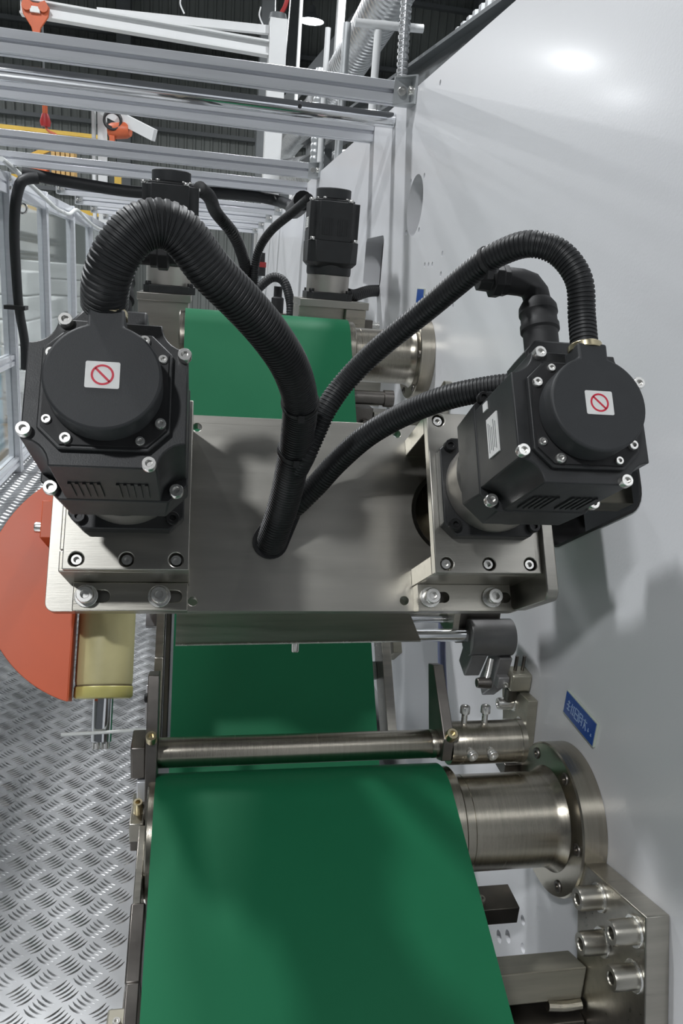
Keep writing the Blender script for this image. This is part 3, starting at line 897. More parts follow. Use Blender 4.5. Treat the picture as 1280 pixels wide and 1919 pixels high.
MB(of).lathe([(0, -0.545), (0.009, -0.545), (0.009, -0.528), (0, -0.528)], (0.446, 0.90, 0), (0, 0, 1), 20).build('nut', 'dark_steel', fx)

# blue wall sign with pale characters
of = (XW, 0.749, -0.483)
sg = thing('wall_sign', 'blue rectangular sign with pale characters on the white wall above the round flange', 'sign', of)
MB(of).prism([(0.7105, -0.4985), (0.789, -0.4985), (0.789, -0.467), (0.7105, -0.467)], XW - 0.0035, XW - 0.0004, 'x').build('backing', 'sign_edge', sg)
MB(of).prism([(0.7118, -0.4973), (0.7877, -0.4973), (0.7877, -0.4682), (0.7118, -0.4682)], XW - 0.0041, XW - 0.0036, 'x').build('face', 'blue_sign', sg)
glyphs = [[(0, .5, 1, .5), (.5, 0, .5, 1), (.1, .1, .9, .1), (.2, .85, .8, .85)], [(.2, 0, .2, 1), (0, .7, .4, .7), (.55, .9, 1, .9), (.75, .1, .75, .9), (.5, .1, 1, .1)],
          [(0, 0, 0, 1), (1, 0, 1, 1), (0, 1, 1, 1), (0, .5, 1, .5), (0, 0, 1, 0)], [(.1, 1, .1, 0), (.1, 1, .9, 1), (.9, 1, .9, 0), (.3, .65, .7, .65), (.3, .3, .7, .3)],
          [(0, .8, 1, .8), (.5, 1, .2, 0), (.5, .6, .9, 0), (.3, .35, .7, .35)], [(.5, 1, .5, .3), (.2, .5, .8, .5)], [(.2, .2, .8, .2), (.5, .2, .5, .6)]]
yg = 0.7815
for k, gl in enumerate(glyphs):
    w_, h_ = (0.0085, 0.0135) if k < 5 else (0.005, 0.007)
    b = MB(of)
    for x0, z0, x1, z1 in gl:
        # characters read from the far end towards the operator
        b.bar((XW - 0.0043, yg - x0 * w_, -0.4895 + z0 * h_), (XW - 0.0043, yg - x1 * w_, -0.4895 + z1 * h_), 0.0011, 0.0004, (1, 0, 0))
    b.build('character', 'sign_text', sg)
    yg -= w_ + 0.0022
of = (XW, 1.668, -0.007)
sg = thing('wall_sign', 'small square blue sign on the white wall near the row of small holes', 'sign', of)
MB(of).prism([(1.640, -0.024), (1.697, -0.024), (1.697, 0.0075), (1.640, 0.0075)], XW - 0.0025, XW - 0.0004, 'x').build('backing', 'sign_edge', sg)
MB(of).prism([(1.6425, -0.0225), (1.695, -0.0225), (1.695, 0.006), (1.6425, 0.006)], XW - 0.003, XW - 0.0026, 'x').build('face', 'blue_sign', sg)

# bolted wall plate, lower right, with welded cross member
ca, sa = cos(R(18)), sin(R(18))


def WB(a, h):   # along the plate towards the operator, up from its top edge
    return (0.655 - a * ca + h * sa, -0.6155 + a * sa + h * ca)


BOLTPOS = ((0.045, -0.016), (0.113, -0.017), (0.053, -0.060), (0.114, -0.061))
of = (XW, 0.6, -0.7)
wb2 = thing('wall_plate', 'thick steel plate with big socket bolts on the white wall below the flange', 'plate', of)
MB(of).prism([WB(-0.004, 0.006), WB(-0.004, -0.5), WB(0.131, -0.5), WB(0.131, 0.006)], XW - 0.027, XW - 0.0005, 'x').build('plate', 'steel', wb2, 0.0015)
for a_, h_ in BOLTPOS:
    yy, zz = WB(a_, h_)
    MB(of).lathe([(0, 0), (0.0155, 0), (0.0155, 0.003), (0, 0.003)], (XW - 0.027, yy, zz), (-1, 0, 0), 28).build('washer', 'bolt_steel', wb2, 0.0005)
    bolt(wb2, (XW - 0.030, yy, zz), (-1, 0, 0), 0.0125, 'steel', 1.75, of)
of = (0.2, 0.60, -0.74)
cm = thing('cross_member', 'square beige steel cross member under the front belt, welded to the wall plate', 'beam', of)
MB(of).prism([(0.60, -0.752), (0.636, -0.766), (0.642, -0.726), (0.602, -0.7085)], -0.03, XW - 0.0275, 'x').build('tube', 'beige_steel', cm, 0.002)
MB(of).box((-0.03, 0.585, -0.90), (XW - 0.0275, 0.67, -0.767)).build('lower_beam', 'dark_steel', cm, 0.002)
MB(of).tube([(0.40, 0.598, -0.754), (0.42, 0.597, -0.756), (XW - 0.03, 0.597, -0.755)], 0.006, 10).build('weld', 'steel', cm)
of = (0.34, 0.73, -0.72)
sb = thing('stop_block', 'small dark steel block with screw below the roller hub', 'block', of)
MB(of).box((0.355, 0.715, -0.757), (0.413, 0.755, -0.733)).build('body', 'dark_steel', sb, 0.001)
MB(of).box((0.335, 0.725, -0.84), (0.3545, 0.76, -0.70)).build('arm', 'dark_steel', sb, 0.001)
bolt(sb, (0.366, 0.73, -0.733), (0, -0.2, 1), 0.0055, 'bolt_steel', 1, of)

# frame left of the front belt
s22 = R(22)
d2 = Vector((0, -cos(s22), -sin(s22)))
n2 = Vector((0, -sin(s22), cos(s22)))
p2 = Vector((0, FR[0], FR[1])) + n2 * 0.066


def strip2(b, x0, x1, s0, s1, n0, n1):
    q = [p2 + d2 * s0 + n2 * n0, p2 + d2 * s1 + n2 * n0, p2 + d2 * s1 + n2 * n1, p2 + d2 * s0 + n2 * n1]
    return b.prism([(v.y, v.z) for v in q], x0, x1, 'x')


of = (-0.05, 0.5, -0.75)
ff = thing('conveyor_side_frame', 'dark steel side frame under the front belt edge beside the walkway', 'frame', of)
strip2(MB(of), -0.0545, -0.0465, 0.0, 0.085, -0.075, -0.035).build('upper_plate', 'steel', ff, 0.001)
strip2(MB(of), -0.056, -0.0412, 0.0855, 0.16, -0.10, -0.03).build('middle_block', 'dark_steel', ff, 0.002)
strip2(MB(of), -0.054, -0.042, 0.161, 0.60, -0.20, -0.025).build('lower_plate', 'dark_steel', ff, 0.001)
MB(of).box((-0.0745, 0.46, -0.80), (-0.0545, 0.602, -0.703)).build('foot_bracket', 'beige_steel', ff, 0.002)
bolt(ff, (-0.0645, 0.585, -0.703), (0, -0.1, 1), 0.004, 'bolt_steel', 1, of)
strip2(MB(of), -0.030, 0.29, 0.09, 0.70, -0.03, -0.02).build('slider_bed', 'dark_steel', ff)

# small gusset on the wall behind the tilted unit
tag(MB().prism([(1.388, -0.158), (1.40, -0.158), (1.50, -0.235), (1.50, -0.32), (1.388, -0.32)], XW - 0.014, XW - 0.0005, 'x').build('wall_gusset', 'steel', bevel=0.001),
    'small triangular steel gusset on the white wall behind the lower hose', 'bracket')

# ================================================================== REAR DRIVE UNIT (upright)
of = (0.32, 1.98, -0.1)
rb = thing('motor_stand', 'stainless stand plate and block under the upright motor near the white wall', 'stand', of)
MB(of).box((0.235, 1.90, -0.054), (0.405, 2.06, -0.0362)).build('top_plate', 'steel_plate', rb, 0.001)
MB(of).box((0.350, 1.905, -0.16), (0.40, 2.05, -0.0545)).build('block', 'steel', rb, 0.001)
MB(of).box((0.235, 1.93, -0.50), (0.3498, 2.05, -0.0545)).build('post', 'steel', rb, 0.001)
MB(of).box((0.4003, 1.93, -0.105), (0.425, 1.96, -0.078)).build('lug', 'dark_steel', rb, 0.001)
MB(of).lathe([(0, 0.4253), (0.010, 0.4253), (0.010, 0.445), (0, 0.445)], (0, 1.945, -0.0915), (1, 0, 0), 24).build('screw_head', 'bolt_steel', rb)
MB(of).box((0.4003, 1.97, -0.30), (XW - 0.0005, 2.05, -0.20)).build('wall_arm', 'steel', rb, 0.001)
of = (-0.085, 1.88, -0.2)
rb = thing('motor_stand', 'brushed steel box under the upright motor that the thick hose hides', 'stand', of)
MB(of).box((-0.139, 1.785, -0.34), (-0.030, 1.985, -0.064)).build('body', 'steel_plate', rb, 0.001)
MB(of).box((-0.141, 1.780, -0.0638), (-0.0245, 1.99, -0.0472)).build('top_plate', 'steel_plate', rb, 0.001)
MB(of).box((-0.0295, 1.94, -0.33), (0.2345, 1.98, -0.24)).build('tie_plate', 'steel_plate', rb, 0.001)

HL = [(-0.012, 1.93, 0.190), (0.012, 2.00, 0.178), (0.0299, 2.1261, 0.1554), (0.0783, 2.1656, 0.1069), (0.1092, 2.2272, 0.0497), (0.1223, 2.2586, -0.0134), (0.1214, 2.2849, -0.1029)]
HR = [(0.256, 2.02, 0.202), (0.2285, 2.12, 0.1747), (0.1784, 2.2065, 0.1259), (0.1487, 2.2378, 0.0673), (0.1416, 2.2388, -0.013), (0.1437, 2.2441, -0.1031)]
hose('corrugated_hose', HL, 0.0165, 'black corrugated hose sloping from the half hidden upright motor', (0.006, 0.0016), 18)
hose('corrugated_hose', HR, 0.0120, 'black corrugated hose sloping down from the upright motor near the white wall', (0.006, 0.0014), 18)
hose('corrugated_hose', [(0.3665, 2.005, -0.0200), (0.392, 2.03, -0.0217), (0.4357, 2.0699, -0.0091), (0.4791, 2.1145, -0.0049), (0.55, 2.2, -0.0)], 0.0155,
     'short black hose going into the wall slot behind the upright motor', (0.008, 0.0008), 18)
hose('corrugated_hose', [(0.1637, 2.7127, -0.0675), (0.1984, 2.7199, -0.021), (0.2373, 2.7211, 0.0084), (0.2735, 2.7105, -0.0028), (0.2947, 2.6898, -0.0571), (0.2997, 2.673, -0.1092), (0.30, 2.67, -0.25)],
     0.016, 'small looped black hose further back between the upright motors', (0.008, 0.001), 16)
of = (0.27, 2.75, -0.1)
rp = thing('plug_block', 'black plug on a steel block further back beside the looped hose', 'plug', of)
MB(of).box((0.235, 2.74, -0.40), (0.345, 2.86, -0.11)).build('body', 'steel', rp, 0.002)
MB(of).lathe([(0, -0.1098), (0.022, -0.1098), (0.022, -0.06), (0.015, -0.055), (0.015, -0.02), (0, -0.02)], (0.262, 2.78, 0), (0, 0, 1), 20).build('plug', 'rubber', rp)
of = (0.20, 3.2, 0.0)
vv = thing('air_regulator', 'small red and black air regulator on a post between the upright motors', 'regulator', of)
MB(of).lathe([(0, -0.40), (0.008, -0.40), (0.008, 0.012), (0, 0.012)], (0.225, 3.2, 0), (0, 0, 1), 12).build('post', 'galvanised', vv)
MB(of).lathe([(0, 0.012), (0.022, 0.012), (0.022, 0.045), (0, 0.045)], (0.225, 3.2, 0), (0, 0, 1), 16).build('bowl', 'rubber', vv)
MB(of).lathe([(0, 0.0452), (0.024, 0.0452), (0.024, 0.065), (0, 0.065)], (0.225, 3.2, 0), (0, 0, 1), 16).build('ring', 'red_paint', vv)
MB(of).lathe([(0, 0.0652), (0.018, 0.0652), (0.018, 0.10), (0, 0.10)], (0.225, 3.2, 0), (0, 0, 1), 16).build('knob', 'rubber', vv)
MB(of).lathe([(0, 0), (0.026, 0), (0.026, 0.02), (0, 0.02)], (0.17, 3.2, 0.03), (0, -1, 0), 20).build('gauge', 'rubber', vv)
MB(of).box((0.19, 3.195, 0.025), (0.205, 3.205, 0.035)).build('gauge_neck', 'galvanised', vv)

# pieces below the rear roller hub
of = (0.38, 1.5, -0.24)
rg = thing('adjuster_unit', 'dark steel adjuster with round spindle below the rear roller hub', 'adjuster', of)
MB(of).lathe([(0, 0.303), (0.014, 0.303), (0.014, 0.365), (0.017, 0.366), (0.017, 0.385), (0, 0.385)], (0, 1.50, -0.212), (1, 0, 0), 24).build('spindle', 'dark_steel', rg)
MB(of).box((0.303, 1.49, -0.275), (0.345, 1.56, -0.232)).build('block', 'dark_steel', rg, 0.001)
MB(of).box((0.347, 1.49, -0.265), (XW - 0.0005, 1.545, -0.240)).build('arm', 'steel', rg, 0.001)
MB(of).box((0.386, 1.48, -0.2398), (0.44, 1.55, -0.2335)).build('cap_plate', 'aluminium', rg, 0.0005)
bolt(rg, (0.330, 1.489, -0.262), (0, -1, 0), 0.009, 'dark_steel', 1.2, of)

# ================================================================== ALUMINIUM BEAMS OVER THE LINE
XF = -0.88
BW, BH = 0.060, 0.074


def beam(y, z, x0, x1, lab, br_r=False, br_l=False, h=0.055, w=0.055):
    of = (x1, y, z)
    o = thing('aluminium_beam', lab, 'beam', of, group='aluminium beams')
    pts = [(y + a, z + c) for a, c in profile_pts(w, h, 0.009, 0.014)]
    MB(of).prism(pts, x0, x1, 'x').build('extrusion', 'aluminium', o, 0.0006, 1)
    for sgn, on in ((1, br_r), (-1, br_l)):
        if not on:
            continue
        xe = x1 if sgn > 0 else x0
        k = MB(of)
        ya = y - w / 2
        # angle bracket: one leg on the beam, one on the wall
        xx = sorted((xe - sgn * 0.045, xe))
        k.box((xx[0], ya - 0.005, z - 0.030), (xx[1], ya - 0.0005, z + 0.030))
        xx = sorted((xe, xe - sgn * 0.005))
        k.box((xx[0], ya - 0.045, z - 0.030), (xx[1], ya - 0.005, z + 0.030))
        k.add([(xe - sgn * 0.045, ya - 0.005, z + 0.030), (xe - sgn * 0.005, ya - 0.045, z + 0.030), (xe - sgn * 0.005, ya - 0.005, z + 0.030),
               (xe - sgn * 0.045, ya - 0.005, z + 0.027), (xe - sgn * 0.005, ya - 0.045, z + 0.027), (xe - sgn * 0.005, ya - 0.005, z + 0.027)],
              [(0, 1, 2), (3, 5, 4), (0, 3, 4, 1), (1, 4, 5, 2), (2, 5, 3, 0)])
        k.add([(xe - sgn * 0.045, ya - 0.005, z - 0.030), (xe - sgn * 0.005, ya - 0.045, z - 0.030), (xe - sgn * 0.005, ya - 0.005, z - 0.030),
               (xe - sgn * 0.045, ya - 0.005, z - 0.027), (xe - sgn * 0.005, ya - 0.045, z - 0.027), (xe - sgn * 0.005, ya - 0.005, z - 0.027)],
              [(0, 1, 2), (3, 5, 4), (0, 3, 4, 1), (1, 4, 5, 2), (2, 5, 3, 0)])
        k.build('angle_bracket', 'galvanised', o)
        bolt(o, (xe - sgn * 0.027, ya - 0.005, z), (0, -1, 0), 0.010, 'bolt_steel', 0.9, of)
        bolt(o, (xe - sgn * 0.005, ya - 0.026, z), (-sgn, 0, 0), 0.010, 'bolt_steel', 0.9, of)
    return o


beam(1.945, 0.4405, -1.25, XW - 0.0005, 'aluminium beam with corner bracket, ending at the white wall above the round shaft', True, h=0.045, w=0.045)
beam(2.36, 0.4245, -1.25, XW - 0.0005, 'aluminium beam just behind the polished round shaft', h=0.046, w=0.045)
beam(3.47, 0.453, -1.25, XW - 0.0005, 'aluminium beam with wall bracket, crossing behind the round shaft pair', True)
beam(3.84, 0.420, XF - 0.03, XW - 0.0005, 'aluminium beam from the eye bolt fence post to the wall, black conduit under it')
for k, yy in enumerate((5.05, 5.75, 6.5, 7.25)):
    beam(yy, 0.414, XF + 0.03, XW - 0.0005,
         ('aluminium beam next behind the one with the black conduit', 'aluminium beam second behind the one with the black conduit',
          'aluminium beam third behind the one with the black conduit', 'last aluminium beam at the far end of the fence')[k], True, True)
of = (XW, 2.09, 0.412)
sh = thing('round_shaft', 'polished round steel shaft between two aluminium beams', 'shaft', of)
MB(of).lathe([(0, -1.3), (0.0185, -1.3), (0.0185, XW - 0.001), (0, XW - 0.001)], (0, 2.09, 0.412), (1, 0, 0), 40).build('tube', 'chrome', sh)
MB(of).lathe([(0, 0), (0.005, 0), (0.005, 0.002), (0, 0.002)], (0.225, 2.0718, 0.414), (0, -1, 0.1), 14).build('hole_shade', 'black_bolt', sh)  # black disc, its colour stands in for the shade inside a shaft hole

# ================================================================== GUARD FENCE
PY = [3.86, 4.72, 5.66, 6.55, 7.42]
of = (XF, 3.86, FZ)
fn = thing('guard_fence', 'clear panelled aluminium guard fence along the tread plate walkway', 'fence', of)
w = 0.056
for k, yy in enumerate(PY):
    o = MB(of).prism([(XF + a, yy + c) for a, c in profile_pts(w, w, 0.010, 0.007)], FZ, 0.366, 'z').build('post', 'aluminium', fn, 0.0006, 1)
    if k == 0:
        MB(of).lathe([(0, 0), (0.006, 0), (0.006, 0.035), (0, 0.035)], (XF + w / 2, yy - 0.012, 0.218), (1, -0.3, 0), 12).build('eye_shank', 'bolt_steel', o)
        pts = [(XF + w / 2 + 0.052 + 0.020 * cos(a), yy - 0.026, 0.218 + 0.020 * sin(a)) for a in [2 * pi * i / 16 for i in range(17)]]
        MB(of).tube(pts, 0.0055, 10, False).build('eye_ring', 'bolt_steel', o)
        for zz in (0.335, 0.30):
            bolt(o, (XF + w / 2, yy - 0.01, zz), (1, 0, 0), 0.009, 'bolt_steel', 0.8, of)
ys = [1.4] + PY
for k in range(len(ys) - 1):
    y0, y1 = ys[k] + 0.0285, ys[k + 1] - 0.0285
    for z0, z1 in ((0.275, 0.36), (-0.965, -0.92)) + (((-0.48, -0.43),) if k == 0 else ()):
        pts = [(XF + a, (z0 + z1) / 2 + c) for a, c in profile_pts(0.045, z1 - z0, 0.010, 0.007)]
        MB(of).loft([[(p[0], y0, p[1]) for p in pts], [(p[0], y1, p[1]) for p in pts]]).build('rail', 'aluminium', fn, 0.0006, 1)
    for z0, z1 in (((-0.919, -0.481), (-0.429, 0.274)) if k == 0 else ((-0.919, 0.274),)):
        MB(of).box((XF - 0.003, y0, z0), (XF + 0.003, y1, z1)).build('pane', 'clear_panel', fn)
tag(MB().tube([(-0.846, 3.70, 0.40), (-0.831, 3.86, 0.378), (-0.826, 4.2, 0.345), (-0.828, 4.6, 0.312), (-0.829, 4.9, 0.292), (-0.831, 5.3, 0.295), (-0.836, 5.66, 0.345), (-0.836, 6.1, 0.315), (-0.836, 6.6, 0.29), (-0.836, 7.3, 0.29)], 0.011, 10).build('fence_cable', 'wire_white'),
    'pale cable sagging along the top rail of the fence', 'cable')
cd = [(-0.790, 3.81, 0.362), (-0.74, 3.82, 0.360), (-0.60, 3.86, 0.350), (-0.30, 3.88, 0.338), (-0.0106, 3.88, 0.366), (0.21, 3.88, 0.372), (0.34, 3.86, 0.360), (0.385, 3.60, 0.315), (0.33, 3.1, 0.262), (0.285, 2.6, 0.22), (0.262, 2.2, 0.212)]
tag(MB().tube(cd, 0.026, 14).build('cable_conduit', 'hose_black'), 'black cable conduit slung under the aluminium beam towards the wall', 'conduit')
vc = [(-0.72, 3.78, 0.345), (-0.755, 3.765, 0.338), (-0.785, 3.75, 0.315), (-0.808, 3.75, 0.2342), (-0.8192, 3.75, 0.1014), (-0.8178, 3.75, -0.0787), (-0.8122, 3.75, -0.2172), (-0.7948, 3.75, -0.3583), (-0.797, 3.75, -0.4848)]
o = thing('hanging_conduit', 'black flat conduit hanging down the eye bolt fence post', 'conduit', (-0.845, 3.75, 0.1))
MB((-0.845, 3.75, 0.1)).tube(vc, lambda s: 0.024 - 0.005 * s, 14).build('conduit', 'hose_black', o)
MB((-0.845, 3.75, 0.1)).box((-0.870, 3.715, -0.218), (-0.780, 3.785, -0.20)).build('strap', 'rubber', o)

# ================================================================== BACKGROUND OF THE HALL
# white jib crane
of = (0.70, 9.0, -1.6)
jc = thing('jib_crane', 'white jib crane with long arm and tie beam, orange trolley at its tip', 'crane', of)
MB(of).box((0.615, 8.9, -1.6), (0.795, 9.1, 2.57)).build('column', 'crane_white', jc, 0.008)
b = MB(of)
A0, A1 = Vector((0.612, 8.98, 2.295)), Vector((-1.80, 8.9, 2.345))
for dz, w, h in ((0.062, 0.13, 0.018), (0, 0.02, 0.11), (-0.062, 0.13, 0.018)):
    b.bar(A0 + Vector((0, 0, dz)), A1 + Vector((0, 0, dz)), w, h)
b.build('arm', 'crane_white', jc)
MB(of).bar((0.612, 9.03, 2.48), (-1.10, 9.03, 2.42), 0.07, 0.075).build('tie_beam', 'crane_white', jc)
MB(of).lathe([(0, 2.5705), (0.10, 2.5705), (0.085, 2.63), (0, 2.64)], (0.70, 9.0, 0), (0, 0, 1), 20).build('bearing_cap', 'dark_frame', jc)
MB(of).tube([(0.72, 9.0, 2.62), (0.78, 9.02, 2.75), (0.80, 9.05, 2.95), (0.82, 9.1, 3.4)], 0.022, 8).build('air_line', 'red_paint', jc)
for xx in (-0.25, 0.55):
    MB(of).tube([(xx, 9.03, 2.52), (xx - 0.04, 9.03, 2.60), (xx - 0.03, 9.03, 2.68)], 0.008, 6).build('cable_stub', 'crane_white', jc)
of = (-1.66, 8.9, 2.2)
tr = thing('hoist_trolley', 'orange hoist trolley hanging from the tip of the white jib arm', 'trolley', of)
b = MB(of)
pp = [(-1.67, 2.08), (-1.62, 2.08), (-1.60, 2.16), (-1.53, 2.26), (-1.515, 2.34), (-1.56, 2.40), (-1.62, 2.37), (-1.67, 2.37), (-1.73, 2.40), (-1.775, 2.34), (-1.76, 2.26), (-1.69, 2.16)]
b.loft([[(q[0], 8.80, q[1]) for q in pp], [(q[0], 8.83, q[1]) for q in pp]])
b.build('side_plate', 'hoist_orange', tr, 0.006)
for xx in (-1.72, -1.57):
    MB(of).lathe([(0, 0), (0.045, 0), (0.045, 0.03), (0, 0.03)], (xx, 8.7995, 2.335), (0, -1, 0), 20).build('wheel', 'hoist_orange', tr)
MB(of).box((-1.69, 8.77, 2.28), (-1.60, 8.7995, 2.33)).build('name_plate', 'sticker_white', tr)
MB(of).lathe([(0, 0), (0.03, 0), (0.022, -0.12), (0, -0.13)], (-1.645, 8.815, 2.079), (0, 0, 1), 12).build('hook_block', 'hoist_orange', tr)

# second, smaller jib with an electric hoist
of = (-1.24, 10, -1.6)
j2 = thing('jib_crane', 'smaller white jib post with short arm and orange electric hoist behind the beams', 'crane', of)
MB(of).box((-1.29, 9.95, -1.6), (-1.255, 10.05, 1.70)).build('column_flange', 'crane_white', j2)
MB(of).box((-1.225, 9.95, -1.6), (-1.13, 10.05, 1.70)).build('column', 'crane_white', j2)
MB(of).bar((-1.15, 9.9, 1.70), (-0.55, 9.3, 1.40), 0.05, 0.12).build('arm', 'crane_white', j2)
of = (-0.97, 9.7, 1.5)
h2 = thing('electric_hoist', 'orange electric hoist with black cable loops hanging from the smaller jib', 'hoist', of)
MB(of).lathe([(0, -0.12), (0.07, -0.12), (0.085, -0.08), (0.085, 0.07), (0.065, 0.12), (0, 0.12)], (-0.95, 9.65, 1.46), (1, -0.3, 0.1), 20).build('body', 'hoist_orange', h2)
MB(of).box((-1.06, 9.6, 1.30), (-1.0, 9.68, 1.40)).build('gearbox', 'hoist_orange', h2, 0.01)
for k in range(2):
    pts = [(-1.02 + 0.09 * cos(a), 9.6 - 0.02 * k, 1.56 + 0.085 * sin(a) - 0.02 * k) for a in [2 * pi * i / 14 for i in range(15)]]
    MB(of).tube(pts, 0.014, 8, False).build('cable_loop', 'rubber', h2)
of = (-1.80, 10, 1.5)
hk = thing('chain_hook', 'red and orange chain hook hanging beside the smaller jib', 'hook', of)
MB(of).lathe([(0, 1.60), (0.028, 1.60), (0.028, 1.68), (0, 1.68)], (-1.80, 10, 0), (0, 0, 1), 12).build('swivel', 'hoist_orange', hk)
MB(of).lathe([(0, 1.46), (0.05, 1.47), (0.06, 1.52), (0.035, 1.5995), (0, 1.5995)], (-1.80, 10, 0), (0, 0, 1), 14).build('block', 'red_paint', hk)
MB(of).tube([(-1.80, 10, 1.46), (-1.76, 10, 1.42), (-1.70, 10, 1.40), (-1.66, 10, 1.37)], 0.014, 8).build('strap', 'hoist_orange', hk)
MB(of).tube([(-1.80, 10, 1.68), (-1.80, 10, 4.0), (-1.80, 10, 9.0)], 0.010, 8).build('chain', 'dark_frame', hk)

# yellow rack with timber
of = (-2.9, 16.2, -1.6)
yk = thing('storage_rack', 'yellow storage rack seen above the aluminium beams', 'rack', of)
MB(of).bar((-4.800, 16.000, 2.267), (-1.800, 16.000, 2.267), 0.13, 0.066).build('top_beam', 'yellow_paint', yk)
MB(of).bar((-4.800, 16.000, 1.440), (-1.550, 16.000, 1.440), 0.13, 0.093).build('shelf_beam', 'yellow_paint', yk)
MB(of).bar((-4.800, 16.000, 0.933), (-1.550, 16.000, 0.933), 0.13, 0.093).build('shelf_beam', 'yellow_paint', yk)
for xx in (-4.6, -1.67):
    MB(of).box((xx, 15.95, -1.6), (xx + 0.12, 16.05, 1.82)).build('upright', 'yellow_paint', yk)
MB(of).bar((-3.267, 15.867, 1.733), (-2.733, 15.867, 2.000), 0.09, 0.09).build('brace', 'yellow_paint', yk)
for k in range(5):
    xx = -2.73 + 0.083 * (k % 5) + (1.27 if k > 4 else 0) + (1.07 if k > 9 else 0)
    z0 = 1.50 if k < 5 else 0.99
    tag(MB().box((xx, 15.6, z0), (xx + 0.066, 15.92, z0 + 0.40 + 0.03 * (k % 3))).build('timber_board', 'timber', bevel=0.004),
        'upright timber board standing on the yellow rack', 'board', 'timber boards on the yellow rack')
tag(MB().box((-3.20, 15.55, 1.49), (-2.80, 15.82, 1.75)).build('red_crate', 'hoist_orange', bevel=0.01), 'red orange crate beside the timber on the yellow rack', 'crate')

# foil ventilation duct and its supports
duct = thing('ventilation_duct', 'large silver foil ventilation duct running along above the white wall', 'duct', (1.3, 7, 2.0))
MB((1.3, 7, 2.0)).tube([(1.33, 3.6, 2.35), (1.33, 5.0, 2.22), (1.32, 7.0, 2.06), (1.28, 9.0, 1.95), (1.22, 11.5, 1.95), (1.2, 14.0, 1.95)], 0.17, 22, True, (0.07, 0.016)).build('foil_tube', 'foil_duct', duct)
d2_ = thing('ventilation_duct', 'lower silver foil duct seen under the aluminium beams', 'duct', (1.15, 9, 1.3))
MB((1.15, 9, 1.3)).tube([(1.55, 7.6, 1.05), (1.30, 8.6, 1.14), (1.12, 10.0, 1.25), (1.0, 12.0, 1.45)], 0.20, 22, True, (0.08, 0.016)).build('foil_tube', 'foil_duct', d2_)
vp = thing('flexible_pipe', 'upright ribbed metal pipe rising from the cabinet beside the pipe frame', 'pipe', (1.14, 5, 0.45))
MB((1.14, 5, 0.45)).tube([(1.16, 5.0, 0.431), (1.16, 5.0, 1.0), (1.14, 5.0, 1.4), (1.12, 5.0, 2.2)], 0.035, 14, True, (0.035, 0.006)).build('pipe', 'foil_duct', vp)
of = (0.99, 5.2, 0.45)
pf = thing('pipe_frame', 'white pipe support frame carrying the foil duct', 'frame', of)
MB(of).tube([(0.87, 5.2, 1.535), (1.30, 5.2, 1.555)], 0.024, 12).build('cross_pipe', 'crane_white', pf)
MB(of).tube([(1.02, 5.2, 0.431), (1.02, 5.2, 1.511)], 0.024, 12).build('post', 'crane_white', pf)
for k, (xx, yy, rr, zt) in enumerate(((0.86, 6.3, 0.02, 1.8), (0.92, 7.0, 0.05, 1.7), (0.985, 7.3, 0.05, 1.75), (1.00, 6.3, 0.03, 1.85))):
    tag(MB().tube([(xx, yy, 0.431), (xx, yy, 1.0), (xx, yy, zt)], rr, 14, True, (0.05, 0.005) if rr > 0.04 else None).build('riser_pipe', 'galvanised' if rr > 0.025 else 'crane_white'),
        ('thin white riser pipe behind the pipe frame', 'ribbed silver riser pipe under the foil duct', 'second ribbed silver riser pipe close to the first', 'plain grey riser pipe behind the ribbed pipe')[k], 'pipe')
# steel girder above the cabinet
of = (1.3, 4.5, 1.2)
gd = thing('steel_girder', 'grey steel girder with cable bracket above the white wall', 'girder', of)
b = MB(of)
b.bar((1.55, 2.6, 1.36), (1.02, 8.5, 1.36), 0.14, 0.02).bar((1.55, 2.6, 1.28), (1.02, 8.5, 1.28), 0.02, 0.15).bar((1.55, 2.6, 1.20), (1.02, 8.5, 1.20), 0.14, 0.02)
b.build('beam', 'dark_frame', gd)
MB(of).tube([(1.45, 3.2, 1.19), (1.35, 3.6, 1.10), (1.30, 3.9, 1.18)], 0.010, 8).build('cable', 'rubber', gd)
MB(of).box((1.26, 3.9, 1.02), (1.30, 4.0, 1.12)).build('label_plate', 'galvanised', gd)
for yy in (3.6, 5.6, 7.6):
    xx = 1.55 - (yy - 2.6) * 0.0898
    MB(of).box((xx - 0.04, yy - 0.04, 0.431), (xx + 0.04, yy + 0.04, 1.19)).build('post', 'dark_frame', gd)
wf = thing('corrugated_screen', 'grey corrugated sheet screen behind the steel girder', 'screen', (2.0, 5, 0))
b = MB((2.0, 5, 0))
vs, fs = [], []
k = 0
yy = 2.2
while yy < 11:
    for dy, dx in ((0, 0), (0.06, 0), (0.08, 0.03), (0.12, 0.03)):
        vs += [(1.95 + dx, yy + dy, -1.6), (1.95 + dx, yy + dy, 2.05)]
    yy += 0.14
n_ = len(vs) // 2
fs = [(2 * i, 2 * i + 2, 2 * i + 3, 2 * i + 1) for i in range(n_ - 1)]
ob = b.add(vs, fs).build('sheet', 'galvanised', wf, smooth=False)
sd = ob.modifiers.new('thickness', 'SOLIDIFY')
sd.thickness = 0.004

